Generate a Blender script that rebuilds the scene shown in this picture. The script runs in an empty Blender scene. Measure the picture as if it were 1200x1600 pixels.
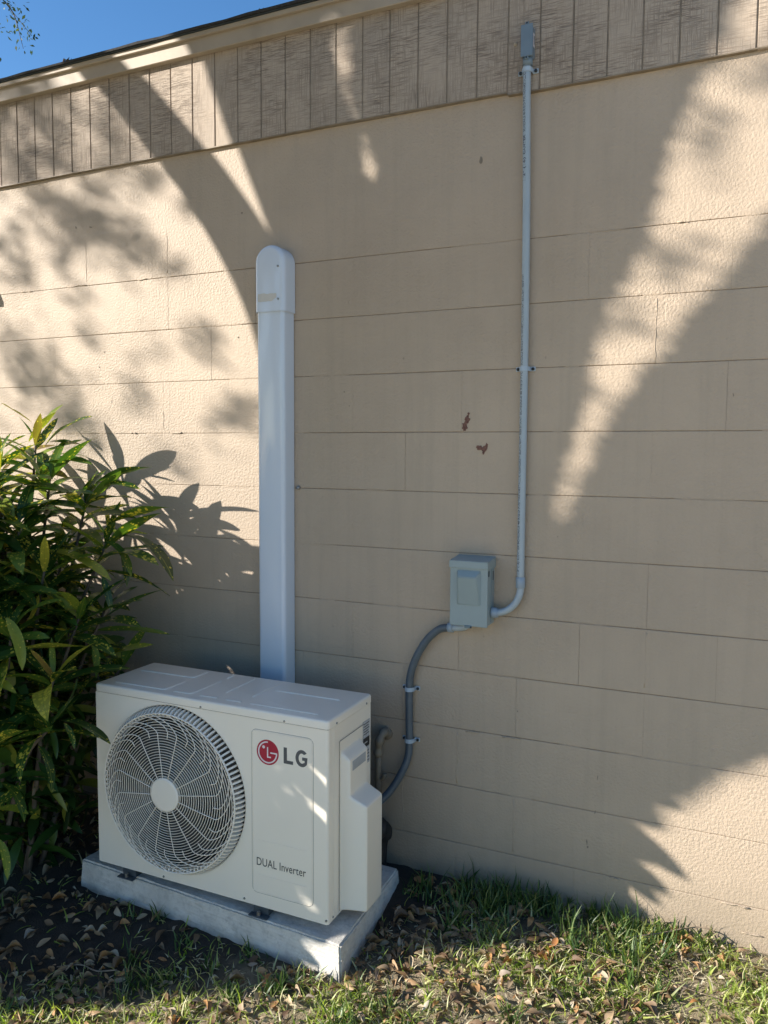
import bpy, bmesh, math, random
import numpy as np
from mathutils import Vector, Matrix
from math import sin, cos, pi, radians as R

random.seed(7)
rng = np.random.default_rng(11)
S = bpy.context.scene
COL = S.collection

# ------------------------------------------------------------------ camera
cam_d = bpy.data.cameras.new('camera')
cam = bpy.data.objects.new('camera', cam_d)
COL.objects.link(cam)
cam_d.sensor_fit = 'VERTICAL'
cam_d.sensor_height = 24.0
cam_d.lens = 24.0 * 1241.17 / 1600.0
cam_d.clip_start = 0.02
cam_d.clip_end = 500.0
YAW, PITCH, ROLL = 0.425792, -0.07683, 0.00591
fw = Vector((-sin(YAW) * cos(PITCH), cos(YAW) * cos(PITCH), sin(PITCH)))
rt = Vector((cos(YAW), sin(YAW), 0))
up = rt.cross(fw)
r2 = rt * cos(ROLL) + up * sin(ROLL)
u2 = -rt * sin(ROLL) + up * cos(ROLL)
M = Matrix((r2, u2, -fw)).transposed().to_4x4()
M.translation = Vector((0.2589, -2.5384, 1.5613))
cam.matrix_world = M
S.camera = cam

# ------------------------------------------------------------------ sky, sun, exposure
SUN_AZ, SUN_EL = 57.0, 23.0          # degrees left of the wall's outward normal, above the horizon
TS = Vector((-sin(R(SUN_AZ)) * cos(R(SUN_EL)), -cos(R(SUN_AZ)) * cos(R(SUN_EL)), sin(R(SUN_EL))))
world = bpy.data.worlds.new('World')
S.world = world
world.use_nodes = True
wn = world.node_tree
wn.nodes.clear()
sky = wn.nodes.new('ShaderNodeTexSky')
sky.sky_type = 'NISHITA'
sky.sun_disc = False
sky.sun_elevation = R(SUN_EL)
sky.sun_rotation = R(180 + SUN_AZ)
sky.altitude = 300
sky.air_density = 1.0
sky.dust_density = 0.5
sky.ozone_density = 3.5
bg = wn.nodes.new('ShaderNodeBackground')
bg.inputs['Strength'].default_value = 0.11
wo = wn.nodes.new('ShaderNodeOutputWorld')
hs = wn.nodes.new('ShaderNodeHueSaturation')
hs.inputs['Saturation'].default_value = 1.17
hs.inputs['Value'].default_value = 1.0
wn.links.new(sky.outputs[0], hs.inputs['Color'])
wn.links.new(hs.outputs[0], bg.inputs[0])
wn.links.new(bg.outputs[0], wo.inputs[0])
sl = bpy.data.lights.new('sun', 'SUN')
sl.energy = 5.0
sl.angle = R(0.53)
sl.color = (1.0, 0.955, 0.88)
so = bpy.data.objects.new('sun', sl)
COL.objects.link(so)
so.rotation_euler = TS.to_track_quat('Z', 'Y').to_euler()
S.view_settings.view_transform = 'Standard'
S.view_settings.look = 'None'
S.view_settings.gamma = 1.0
S.view_settings.use_curve_mapping = False
S.view_settings.exposure = 0.97


# ------------------------------------------------------------------ material helpers
class NT:
    def __init__(s, name):
        s.m = bpy.data.materials.new(name)
        s.m.use_nodes = True
        s.t = s.m.node_tree
        s.b = s.t.nodes['Principled BSDF']
        s.out = s.t.nodes['Material Output']

    def n(s, typ, **kw):
        nd = s.t.nodes.new('ShaderNode' + typ)
        for k, v in kw.items():
            if k.startswith('_'):
                setattr(nd, k[1:], v)
            else:
                nd.inputs[k.replace('__', ' ')].default_value = v
        return nd

    def l(s, a, b):
        s.t.links.new(a, b)

    def pos(s, scale=(1, 1, 1), obj=False):
        g = s.n('TexCoord').outputs['Object'] if obj else s.n('NewGeometry').outputs['Position']
        mp = s.n('Mapping')
        mp.inputs['Scale'].default_value = scale
        s.l(g, mp.inputs[0])
        return mp.outputs[0]

    def noise(s, vec, scale, detail=3, rough=.5, out=0, **k):
        nd = s.n('TexNoise', Scale=scale, Detail=detail, Roughness=rough)
        s.l(vec, nd.inputs['Vector'])
        return nd.outputs[out]

    def ramp(s, fac, stops, interp='LINEAR'):
        r = s.n('ValToRGB')
        r.color_ramp.interpolation = interp
        e = r.color_ramp.elements
        while len(e) < len(stops):
            e.new(.5)
        for i, (p, c) in enumerate(stops):
            e[i].position = p
            e[i].color = (c, c, c, 1) if not hasattr(c, '__len__') else (*c[:3], 1)
        s.l(fac, r.inputs[0])
        return r.outputs[0]

    def mix(s, fac, a, b, mode='MIX'):
        m = s.n('Mix', _data_type='RGBA', _blend_type=mode)
        for sock, v in ((m.inputs[0], fac), (m.inputs[6], a), (m.inputs[7], b)):
            if hasattr(v, 'is_linked') or isinstance(v, bpy.types.NodeSocket):
                s.l(v, sock)
            elif hasattr(v, '__len__'):
                sock.default_value = (*v[:3], 1)
            else:
                sock.default_value = v
        return m.outputs[2]

    def math(s, op, a, b=0.0, c=None):
        m = s.n('Math', _operation=op)
        for i, v in enumerate((a, b) if c is None else (a, b, c)):
            if isinstance(v, bpy.types.NodeSocket):
                s.l(v, m.inputs[i])
            else:
                m.inputs[i].default_value = v
        return m.outputs[0]

    def bump(s, h, strength=.5, dist=.001, prev=None):
        b = s.n('Bump', Strength=strength, Distance=dist)
        s.l(h, b.inputs['Height'])
        if prev is not None:
            s.l(prev, b.inputs['Normal'])
        return b.outputs[0]

    def set(s, **kw):
        for k, v in kw.items():
            sock = s.b.inputs[k.replace('__', ' ')]
            if isinstance(v, bpy.types.NodeSocket):
                s.l(v, sock)
            elif hasattr(v, '__len__') and len(v) == 3 and sock.type == 'RGBA':
                sock.default_value = (*v, 1)
            else:
                sock.default_value = v
        return s.m


def plain(name, col, rough=.5, metal=0.0, var=.08, scale=30, bump=0.0, bscale=200, spec=.5):
    t = NT(name)
    p = t.pos()
    f = t.noise(p, scale, 4)
    c = t.mix(t.ramp(f, [(.3, 0), (.7, 1)]), tuple(x * (1 - var) for x in col), tuple(min(1, x * (1 + var)) for x in col))
    kw = dict(Base__Color=c, Roughness=rough, Metallic=metal)
    if bump:
        kw['Normal'] = t.bump(t.noise(p, bscale, 3), .6, bump)
    t.set(**kw)
    t.b.inputs['Specular IOR Level'].default_value = spec
    return t.m


# painted block wall: beige satin paint over coarse block, orange-peel relief, faint stains
def wall_paint(name, col=(.478, .370, .268), rough_amp=1.0):
    t = NT(name)
    p = t.pos()
    big = t.noise(p, 1.3, 4, .6)
    med = t.noise(p, 9, 4, .6)
    streak = t.noise(t.pos((22, 22, 1.0)), 1.0, 5, .65)
    c = t.mix(t.ramp(big, [(.3, 0), (.7, 1)]), tuple(x * .88 for x in col), tuple(x * 1.06 for x in col))
    c = t.mix(t.math('MULTIPLY', t.ramp(med, [(.48, 0), (.75, 1)]), .15), c, (.40, .31, .22))
    c = t.mix(t.math('MULTIPLY', t.ramp(streak, [(.48, 0), (.72, 1)]), .30), c, (.36, .29, .21))
    # small scuffs and specks
    v = t.n('TexVoronoi', Scale=5.0)
    t.l(t.pos((1, 1, .55)), v.inputs['Vector'])
    spk = t.ramp(v.outputs['Distance'], [(.0, 1), (.018, 1), (.03, 0)])
    c = t.mix(t.math('MULTIPLY', spk, .7), c, (.10, .08, .06))
    # splash dirt close to the ground
    sep = t.n('SeparateXYZ')
    t.l(t.n('NewGeometry').outputs['Position'], sep.inputs[0])
    low = t.n('MapRange', From__Min=.32, From__Max=.06)
    t.l(t.math('ADD', sep.outputs[2], t.math('MULTIPLY', t.math('SUBTRACT', med, .5), .25)), low.inputs[0])
    c = t.mix(t.math('MULTIPLY', low.outputs[0], .5), c, (.22, .175, .12))
    n1 = t.noise(p, 115, 3, .55)
    n2 = t.noise(p, 260, 2, .5)
    n3 = t.noise(t.pos((1, 1, 1)), 26, 3, .6)
    mask = t.ramp(t.noise(p, 1.7, 2), [(.35, .35), (.65, 1)])
    h = t.math('ADD', t.math('MULTIPLY', t.ramp(n1, [(.35, 0), (.65, 1)]), mask), t.math('MULTIPLY', n2, .35))
    h = t.math('ADD', h, t.math('MULTIPLY', n3, .45))
    nb = t.bump(h, .85, .0016 * rough_amp)
    return t.set(Base__Color=c, Roughness=.62, Normal=nb)


M_WALL = wall_paint('painted_block')
M_BAND = wall_paint('painted_render', rough_amp=1.15)
M_MORTAR = plain('painted_mortar', (.25, .185, .125), .85, var=.15, scale=40, bump=.002, bscale=120)


def siding_mat():
    t = NT('weathered_siding')
    p = t.pos()
    base = t.mix(t.noise(p, 3.0, 4), (.43, .335, .25), (.53, .42, .315))
    h1 = t.noise(t.pos((19, 19, 300)), 1.0, 5, .68)
    v1 = t.noise(t.pos((340, 340, 13)), 1.0, 5, .68)
    area = t.noise(p, 4.2, 3, .6)
    area2 = t.noise(t.pos((7, 7, 3)), 1.3, 3, .6)
    mh = t.math('MULTIPLY', t.ramp(h1, [(.49, 0), (.60, 1)]), t.ramp(area, [(.33, .10), (.60, 1)]))
    mv = t.math('MULTIPLY', t.ramp(v1, [(.49, 0), (.60, 1)]), t.ramp(area2, [(.34, .05), (.62, 1)]))
    m = t.math('MAXIMUM', mh, t.math('MULTIPLY', mv, .8))
    g = t.ramp(t.noise(p, 6.5, 3), [(.4, 0), (.7, .35)])
    base = t.mix(g, base, (.30, .245, .19))
    ob = t.n('ObjectInfo').outputs['Random']
    base = t.mix(t.math('MULTIPLY', ob, .30), base, (.40, .32, .25))
    c = t.mix(t.math('MULTIPLY', m, .80), base, (.155, .11, .078))
    hh = t.math('SUBTRACT', t.math('MULTIPLY', t.noise(t.pos((180, 180, 14)), 1, 3), .5), m)
    return t.set(Base__Color=c, Roughness=.75, Normal=t.bump(hh, .7, .0012))


M_SIDING = siding_mat()
M_FASCIA = plain('fascia_paint', (.42, .335, .245), .6, var=.1, scale=8, bump=.0006, bscale=90)
M_TRIM = plain('siding_edge_paint', (.25, .19, .125), .6, var=.2, scale=25)
M_GROOVE = plain('siding_groove', (.26, .21, .155), .8, var=.25, scale=30)
M_SHINGLE = plain('asphalt_shingle', (.035, .033, .032), .9, var=.4, scale=120, bump=.002)
M_CASE = plain('casing_enamel', (.89, .805, .68), .33, var=.015, scale=4, bump=.00006, bscale=600)
M_GRILLE = plain('grille_plastic', (.88, .795, .68), .42, var=.01)
M_DARK = plain('dark_cavity', (.02, .021, .022), .7)
M_COIL = plain('coil_fins', (.05, .055, .06), .5, metal=.5)
M_SEAM = plain('seam_shadow_gasket', (.18, .165, .14), .8)
M_LOGO_GREY = plain('print_grey', (.09, .09, .095), .45)
M_TEXT = plain('print_dark', (.055, .05, .05), .45)
M_LOGO_RED = plain('print_red', (.42, .008, .04), .3)
M_LOGO_WHITE = plain('print_white', (.82, .72, .72), .4)
M_LABEL = plain('sticker_grey', (.45, .46, .47), .5, var=.25, scale=180)
M_BLACK = plain('sticker_black', (.02, .02, .02), .5)
M_SCREW = plain('steel_screw', (.32, .32, .32), .35, metal=.8)
M_FOOT = plain('galvanised_foot', (.08, .10, .115), .45, metal=.4)
M_PVC = plain('white_pvc', (.66, .70, .76), .13, var=.012, scale=3, bump=.0012, bscale=5)
M_CONDUIT = plain('grey_pvc', (.37, .42, .45), .38, var=.04, scale=12)
M_FITTING = plain('grey_fitting', (.30, .36, .42), .4, var=.05)
M_WHIP = plain('liquidtight', (.09, .112, .13), .42, var=.15, scale=25)
M_BOX = plain('box_enamel', (.28, .335, .335), .38, var=.05, scale=9, bump=.0001, bscale=500)
M_BOXD = plain('box_enamel_dark', (.14, .19, .21), .45)
M_JBOX = plain('junction_grey', (.17, .22, .26), .45, var=.05)
M_BSCREW = plain('black_screw', (.012, .014, .018), .35)
M_CLIP = plain('clip_pvc', (.42, .49, .55), .4)
M_PIPE = plain('overpainted_pipe', (.23, .18, .125), .6, var=.2, scale=40, bump=.003, bscale=60)
M_RUBBER = plain('black_rubber', (.02, .018, .016), .6, var=.3)
M_BARK = plain('bark', (.12, .095, .07), .9, var=.35, scale=14, bump=.02, bscale=18)
M_TWIG = plain('dry_twig', (.26, .19, .13), .8, var=.3, scale=60)
M_TAPE = plain('old_tape', (.60, .56, .50), .55, var=.05)
M_CHIP = plain('bare_red_patch', (.17, .080, .058), .85, var=.45, scale=160, bump=.002)


def concrete():
    t = NT('cast_concrete')
    p = t.pos()
    c = t.mix(t.ramp(t.noise(p, 6, 5, .65), [(.3, 0), (.7, 1)]), (.50, .47, .42), (.78, .735, .66))
    c = t.mix(t.math('MULTIPLY', t.ramp(t.noise(p, 45, 5, .75), [(.48, 0), (.72, 1)]), .5), c, (.27, .25, .22))
    sep = t.n('SeparateXYZ')
    t.l(t.n('NewGeometry').outputs['Position'], sep.inputs[0])
    low = t.n('MapRange', From__Min=.035, From__Max=.0)
    t.l(t.math('ADD', sep.outputs[2], t.math('MULTIPLY', t.math('SUBTRACT', t.noise(p, 14, 4), .5), .06)), low.inputs[0])
    c = t.mix(t.math('MULTIPLY', low.outputs[0], .55), c, (.10, .085, .07))
    vor = t.n('TexVoronoi', Scale=60.0)
    t.l(p, vor.inputs['Vector'])
    pit = t.ramp(vor.outputs['Distance'], [(0, 0), (.12, 1)])
    h = t.math('ADD', t.math('MULTIPLY', pit, .5), t.noise(p, 120, 4, .6))
    return t.set(Base__Color=c, Roughness=.85, Normal=t.bump(h, .75, .0024))


M_CONC = concrete()


def ground_mat():
    t = NT('soil_and_thatch')
    p = t.pos()
    a = t.noise(p, 5, 6, .7)
    b = t.noise(p, 60, 5, .7)
    soil = t.mix(b, (.018, .013, .010), (.065, .048, .034))
    thatch = t.mix(b, (.10, .075, .048), (.40, .32, .20))
    # bare black soil in front of the pad, thatch elsewhere
    sep = t.n('SeparateXYZ')
    t.l(t.n('NewGeometry').outputs['Position'], sep.inputs[0])
    d = t.math('ADD', t.math('MULTIPLY', sep.outputs[0], .9), t.math('MULTIPLY', sep.outputs[1], -1.2))
    mr = t.n('MapRange', From__Min=-.35, From__Max=.05)
    t.l(t.math('ADD', d, t.math('MULTIPLY', t.math('SUBTRACT', a, .5), .8)), mr.inputs[0])
    c = t.mix(mr.outputs[0], soil, thatch)
    far = t.noise(p, 1.1, 5, .7)
    c2 = t.mix(far, (.30, .28, .15), (.46, .40, .26))
    mr2 = t.n('MapRange', From__Min=2.0, From__Max=3.2)
    ln = t.n('VectorMath', _operation='LENGTH')
    t.l(t.n('NewGeometry').outputs['Position'], ln.inputs[0])
    t.l(ln.outputs['Value'], mr2.inputs[0])
    c = t.mix(mr2.outputs[0], c, c2)
    return t.set(Base__Color=c, Roughness=.95, Normal=t.bump(t.math('ADD', b, t.noise(p, 200, 3)), .9, .004))


M_GROUND = ground_mat()


def leafy(name, stops, rough=.5, trans=.25, rnd='island', spots=None, var=True, bumpy=False):
    """leaf or blade material: hue picked per piece, a little light passing through"""
    t = NT(name)
    if rnd == 'island':
        r = t.n('NewGeometry').outputs['Random Per Island']
    else:
        r = t.n('ObjectInfo').outputs['Random']
    c = t.ramp(r, stops)
    if spots:
        oc = t.n('TexCoord').outputs['Object']
        mp = t.n('Mapping')
        mp.inputs['Scale'].default_value = (1, .62, 1)
        t.l(oc, mp.inputs[0])
        ofs = t.n('CombineXYZ')
        sc = t.math('MULTIPLY', r, 37.0)
        for i in range(3):
            t.l(sc, ofs.inputs[i])
        ad = t.n('VectorMath', _operation='ADD')
        t.l(mp.outputs[0], ad.inputs[0])
        t.l(ofs.outputs[0], ad.inputs[1])
        v = t.n('TexVoronoi', Scale=26.0, Randomness=1.0)
        t.l(ad.outputs[0], v.inputs['Vector'])
        size = t.math('MULTIPLY', t.ramp(v.outputs['Color'], [(.25, 0), (.9, 1)]), .55)
        dense = t.ramp(t.math('FRACT', t.math('MULTIPLY', r, 7.3)), [(0, .55), (.75, 1.0), (1, 1.7)])
        size = t.math('MULTIPLY', size, dense)
        m = t.math('GREATER_THAN', size, v.outputs['Distance'])
        c = t.mix(m, c, spots)
        # pale midrib
        sx = t.n('SeparateXYZ')
        t.l(oc, sx.inputs[0])
        rib = t.ramp(t.math('ABSOLUTE', sx.outputs[0]), [(0, .6), (.005, .6), (.008, 0)])
        c = t.mix(rib, c, (.30, .33, .06))
    if var:
        c = t.mix(t.math('MULTIPLY', t.noise(t.pos(), 90, 3), .35), c, (.0, .0, .0) if False else tuple(x * .45 for x in stops[0][1]))
    t.set(Base__Color=c, Roughness=rough)
    tr = t.n('BsdfTranslucent')
    t.l(t.mix(1.0, c, (1.35, 1.5, .55), 'MULTIPLY'), tr.inputs[0])
    ms = t.n('MixShader')
    ms.inputs[0].default_value = trans
    t.l(t.b.outputs[0], ms.inputs[1])
    t.l(tr.outputs[0], ms.inputs[2])
    t.l(ms.outputs[0], t.out.inputs[0])
    return t.m


M_CROTON = leafy('croton_leaf', [(0, (.026, .07, .014)), (.45, (.05, .12, .02)), (.72, (.11, .20, .03)), (.88, (.30, .36, .05)), (.95, (.52, .46, .06)), (1, (.26, .15, .07))],
                 .34, .3, 'object', spots=(.80, .66, .09))
M_CROTON_M = leafy('croton_leaf_mass', [(0, (.025, .065, .014)), (.5, (.045, .11, .02)), (.78, (.09, .18, .03)), (.9, (.30, .32, .05)), (1, (.24, .15, .07))], .35, .25)
M_OAK = leafy('oak_leaf', [(0, (.05, .08, .03)), (.6, (.09, .13, .05)), (1, (.18, .20, .10))], .5, .25)
M_GRASS = leafy('grass_blade', [(0, (.18, .28, .04)), (.35, (.38, .47, .10)), (.65, (.58, .60, .20)), (.85, (.70, .66, .36)), (1, (.78, .72, .52))], .45, .42)
M_TUFT = leafy('broad_blade', [(0, (.04, .08, .022)), (.5, (.09, .16, .04)), (.85, (.20, .27, .08)), (1, (.38, .35, .15))], .45, .3)
M_STRAW = leafy('dry_straw', [(0, (.34, .28, .17)), (.5, (.56, .48, .31)), (1, (.70, .62, .44))], .7, .15)
DRY = {'tan': (.46, .35, .22), 'dark brown': (.13, .075, .042), 'orange brown': (.45, .19, .065), 'grey brown': (.33, .26, .20)}
M_DRYS = {k: leafy('dry_leaf_' + k.replace(' ', '_'), [(0, tuple(x * .75 for x in c)), (1, tuple(x * 1.15 for x in c))], .6, .12, 'object') for k, c in DRY.items()}
M_DRY_M = leafy('dry_leaf_mass', [(0, (.10, .055, .03)), (.3, (.22, .13, .065)), (.6, (.42, .31, .19)), (.8, (.50, .25, .09)), (1, (.60, .51, .37))], .65, .1)


# ------------------------------------------------------------------ object helpers
def tag(o, label=None, cat=None, group=None, kind=None):
    if label: o['label'] = label
    if cat: o['category'] = cat
    if group: o['group'] = group
    if kind: o['kind'] = kind
    return o


def thing(name, loc, label, cat, group=None):
    o = bpy.data.objects.new(name, None)
    o.empty_display_size = .05
    o.location = loc
    COL.objects.link(o)
    return tag(o, label, cat, group)


def link(name, me, mat, parent=None, smooth=False, world=True):
    if mat is not None:
        me.materials.clear()
        me.materials.append(mat)
    if smooth:
        me.polygons.foreach_set('use_smooth', [True] * len(me.polygons))
    o = bpy.data.objects.new(name, me)
    COL.objects.link(o)
    if parent is not None:
        o.parent = parent
        if world:                      # mesh data is in world metres: undo the parents' offsets
            off = Vector()
            p = parent
            while p is not None:
                off += p.location
                p = p.parent
            o.location = -off
    return o


def from_bm(name, bm, mat, parent=None, smooth=False, **k):
    me = bpy.data.meshes.new(name)
    bm.normal_update()
    bm.to_mesh(me)
    bm.free()
    return link(name, me, mat, parent, smooth, **k)


def from_py(name, v, f, mat, parent=None, smooth=False, **k):
    me = bpy.data.meshes.new(name)
    me.from_pydata([tuple(map(float, p)) for p in v], [], [tuple(map(int, q)) for q in f])
    me.update()
    return link(name, me, mat, parent, smooth, **k)


def box(bm, x0, x1, y0, y1, z0, z1, bev=0.0, seg=1):
    b2 = bmesh.new()
    r = bmesh.ops.create_cube(b2, size=1)
    for v in r['verts']:
        v.co = Vector(((x0 + x1) / 2 + v.co.x * (x1 - x0), (y0 + y1) / 2 + v.co.y * (y1 - y0), (z0 + z1) / 2 + v.co.z * (z1 - z0)))
    if bev:
        bmesh.ops.bevel(b2, geom=b2.edges[:], offset=bev, segments=seg, affect='EDGES', profile=.5)
    me = bpy.data.meshes.new('tmp')
    b2.to_mesh(me)
    b2.free()
    bm.from_mesh(me)
    bpy.data.meshes.remove(me)
    return bm


def bx(name, b, mat, parent=None, bev=0.0, seg=1, smooth=False):
    bm = bmesh.new()
    box(bm, *b, bev, seg)
    return from_bm(name, bm, mat, parent, smooth)


def catmull(P, n=8):
    P = [Vector(p) for p in P]
    Q = [P[0] * 2 - P[1]] + P + [P[-1] * 2 - P[-2]]
    out = []
    for i in range(1, len(Q) - 2):
        for k in range(n):
            t = k / n
            a, b, c, d = Q[i - 1], Q[i], Q[i + 1], Q[i + 2]
            out.append(.5 * ((2 * b) + (c - a) * t + (2 * a - 5 * b + 4 * c - d) * t * t + (3 * b - a - 3 * c + d) * t ** 3))
    out.append(P[-1])
    return out


def tube_data(P, rad, seg=10, caps=True):
    P = [Vector(p) for p in P]
    n = len(P)
    rr = rad if hasattr(rad, '__len__') else [rad] * n
    V, F = [], []
    t0 = (P[1] - P[0]).normalized()
    ref = Vector((0, 0, 1)) if abs(t0.z) < .9 else Vector((1, 0, 0))
    a = t0.cross(ref).normalized()
    for i in range(n):
        t = (P[min(i + 1, n - 1)] - P[max(i - 1, 0)]).normalized()
        a = (a - t * a.dot(t)).normalized()
        b = t.cross(a)
        for k in range(seg):
            th = 2 * pi * k / seg
            V.append(P[i] + (a * cos(th) + b * sin(th)) * rr[i])
    for i in range(n - 1):
        for k in range(seg):
            k2 = (k + 1) % seg
            F.append((i * seg + k, i * seg + k2, (i + 1) * seg + k2, (i + 1) * seg + k))
    if caps:
        F.append(tuple(range(seg - 1, -1, -1)))
        F.append(tuple((n - 1) * seg + k for k in range(seg)))
    return V, F


class Acc:
    def __init__(s): s.v, s.f = [], []

    def add(s, vf):
        o = len(s.v)
        s.v += list(vf[0])
        s.f += [tuple(i + o for i in q) for q in vf[1]]
        return s


def tube(name, P, rad, mat, parent=None, seg=10, smooth=True):
    return from_py(name, *tube_data(P, rad, seg), mat, parent, smooth)


def lerp_r(a, b, n):
    return [a + (b - a) * i / (n - 1) for i in range(n)]


def disc_prism(cx, cz, r, y0, y1, n=32, dome=0.0):
    """short cylinder whose axis is the wall normal"""
    V, F = [], []
    for y, rr in ((y1, r), (y0 + (y1 - y0) * .25, r), (y0, r * .9)):
        V += [(cx + rr * cos(2 * pi * k / n), y, cz + rr * sin(2 * pi * k / n)) for k in range(n)]
    V.append((cx, y0 - dome, cz))
    for j in range(2):
        for k in range(n):
            F.append((j * n + k, j * n + (k + 1) % n, (j + 1) * n + (k + 1) % n, (j + 1) * n + k))
    for k in range(n):
        F.append((2 * n + k, 2 * n + (k + 1) % n, 3 * n))
    return V, F


def gz(x, y):
    """height of the ground: falls gently away from the wall, a little spoil heaped before the pad"""
    y = np.asarray(y, float)
    x = np.asarray(x, float)
    z = .07 + .12 * np.maximum(y, -3.0)
    z = z + .008 * np.exp(-((x + 1.55) / .55) ** 2 - ((y + .66) / .13) ** 2)
    z = z + .010 * np.sin(7.1 * x + 1.3) * np.sin(6.3 * y + .4) * np.exp(-((y + 1.0) / 1.5) ** 2)
    return z


# ------------------------------------------------------------------ ground
def build_ground():
    xs = np.concatenate([[-60, -30, -14, -8, -5.5], np.arange(-4.2, 2.6, .035), [3.2, 5, 8, 14, 30, 60]])
    ys = np.concatenate([[-60, -30, -14, -8, -5, -3.6, -2.9, -2.5], np.arange(-2.2, .0, .035), [.05, .3]])
    X, Y = np.meshgrid(xs, ys)
    Z = gz(X, Y)
    near = (np.abs(X + .8) < 3.4) & (Y > -2.2) & (Y < .05)
    Z = Z + near * rng.normal(0, .0035, X.shape)
    # clods of turned soil beside the pad
    soil = np.exp(-((X + 1.5) / .6) ** 2 - ((Y + .68) / .16) ** 2)
    Z = Z + soil * rng.normal(0, .006, X.shape)
    nx, ny = len(xs), len(ys)
    V = np.stack([X.ravel(), Y.ravel(), Z.ravel()], 1)
    F = []
    for j in range(ny - 1):
        for i in range(nx - 1):
            F.append((j * nx + i, j * nx + i + 1, (j + 1) * nx + i + 1, (j + 1) * nx + i))
    g = from_py('ground', V, F, M_GROUND, None, True)
    tag(g, kind='structure')
    return g


GROUND = build_ground()
M_BOUNCE = plain('pale_bounce', (.68, .59, .46), .9, var=.08, scale=3, bump=.002, bscale=80)


def sheet(name, x0, x1, y0, y1, lift, mat):
    xs = np.linspace(x0, x1, 14)
    ys = np.linspace(y0, y1, 30)
    V = [(x, y, float(gz(x, y)) + lift) for y in ys for x in xs]
    nx = len(xs)
    F = [(j * nx + i, j * nx + i + 1, (j + 1) * nx + i + 1, (j + 1) * nx + i) for j in range(len(ys) - 1) for i in range(nx - 1)]
    o = from_py(name, V, F, mat, None, True)
    return tag(o, kind='structure')


sheet('bounce_sheet', -1.7, 14, -14, -1.95, .03, M_BOUNCE)  # pale slab added out of view to bounce warm light onto the wall

# ------------------------------------------------------------------ the building
BLD = thing('building', (-1.0, 0.1, 0.0), 'beige painted concrete block building wall with weathered wood siding under the roof edge', 'building')
H = .2032
XL, XR = -9.0, 6.0


def block_mesh(w, h, gx, gzv, bev=.0016):
    bm = bmesh.new()
    box(bm, gx, w - gx, 0, .09, gzv, h - gzv, 0)
    front = [e for e in bm.edges if all(abs(v.co.y) < 1e-6 for v in e.verts) and abs(e.verts[0].co.z - e.verts[1].co.z) < 1e-6]
    bmesh.ops.bevel(bm, geom=front, offset=bev, segments=2, affect='EDGES', profile=.6)
    me = bpy.data.meshes.new('block')
    bm.to_mesh(me)
    bm.free()
    me.materials.append(M_WALL)
    return me


blk = [block_mesh(2 * H, H, .00028, .0007, .0026), block_mesh(2 * H, H, .0005, .0010, .0030), block_mesh(2 * H, H, .00006, .0006, .0023)]
blk_tight = block_mesh(2 * H, H, .00005, .0006, .0018)
far = Acc()
for c in range(-1, 12):                       # course c spans z = (11-c)H .. (12-c)H
    z0 = (11 - c) * H if c >= 0 else None
    if c == -1:
        continue
    par = c % 2                               # courses with odd index have odd half-block joints
    k = int(math.floor(XL / H))
    if (k - par) % 2: k += 1
    while k * H < XR:
        x0 = k * H
        if -3.7 < x0 < 1.25:
            me = blk_tight if c == 0 else random.choice((blk[2], blk[2], blk[2], blk[0], blk[1]))
            o = bpy.data.objects.new('block', me)
            COL.objects.link(o)
            o.parent = BLD
            o.location = Vector((x0, random.uniform(-.0004, .0004), z0)) - BLD.location
            o.rotation_euler = (0, 0, random.uniform(-.0006, .0006))
        else:
            b = .0012
            far.add(([(x0 + b, 0, z0 + .002), (x0 + 2 * H - b, 0, z0 + .002), (x0 + 2 * H - b, 0, z0 + H - .002), (x0 + b, 0, z0 + H - .002),
                      (x0 + b, .02, z0 + .002), (x0 + 2 * H - b, .02, z0 + .002), (x0 + 2 * H - b, .02, z0 + H - .002), (x0 + b, .02, z0 + H - .002)],
                     [(0, 1, 2, 3), (0, 4, 5, 1), (1, 5, 6, 2), (2, 6, 7, 3), (3, 7, 4, 0)]))
        k += 2
tag(from_py('distant_blocks', far.v, far.f, M_WALL, BLD), kind='stuff')
bx('footing_course', (XL, XR, .0, .09, -.32, -.003), M_WALL, BLD)
bx('mortar', (XL, XR, .0031, .12, -.30, 2.436), M_MORTAR, BLD)
bx('bond_beam', (XL, XR, .0001, .10, 2.4362, 2.80), M_BAND, BLD)
bx('wall_core', (XL, XR, .13, .30, -.30, 3.05), M_MORTAR, BLD)

# blobs of paint and mortar along some joints
acc = Acc()
for (x, z, l) in [(-2.35, 2.238, .10), (-1.98, 2.236, .05), (-2.62, 2.236, .06), (.05, 2.236, .03), (-.45, .606, .06), (-.58, .606, .05), (-2.03, 1.628, .03), (-1.82, 1.627, .05), (.24, .2, .08), (.3, .12, .06), (-.09, .2, .03)]:
    n = 5
    P = [(x + l * i / n, -.0015 + random.uniform(-.001, .001), z + random.uniform(-.002, .002)) for i in range(n + 1)]
    acc.add(tube_data(P, [random.uniform(.0012, .003) for _ in P], 6))
for _ in range(70):
    x, z = random.uniform(-2.9, .8), random.randint(1, 11) * H
    l = random.choice((.04, .08, .15, .3)) * random.uniform(.6, 1.2)
    n = 8
    P = [(x + l * i / n, .0012 + random.uniform(-.0009, .0004), z + random.uniform(-.0006, .0006)) for i in range(n + 1)]
    acc.add(tube_data(P, [.0004] + [random.uniform(.0008, .0017) for _ in P[2:]] + [.0004], 6))
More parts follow.
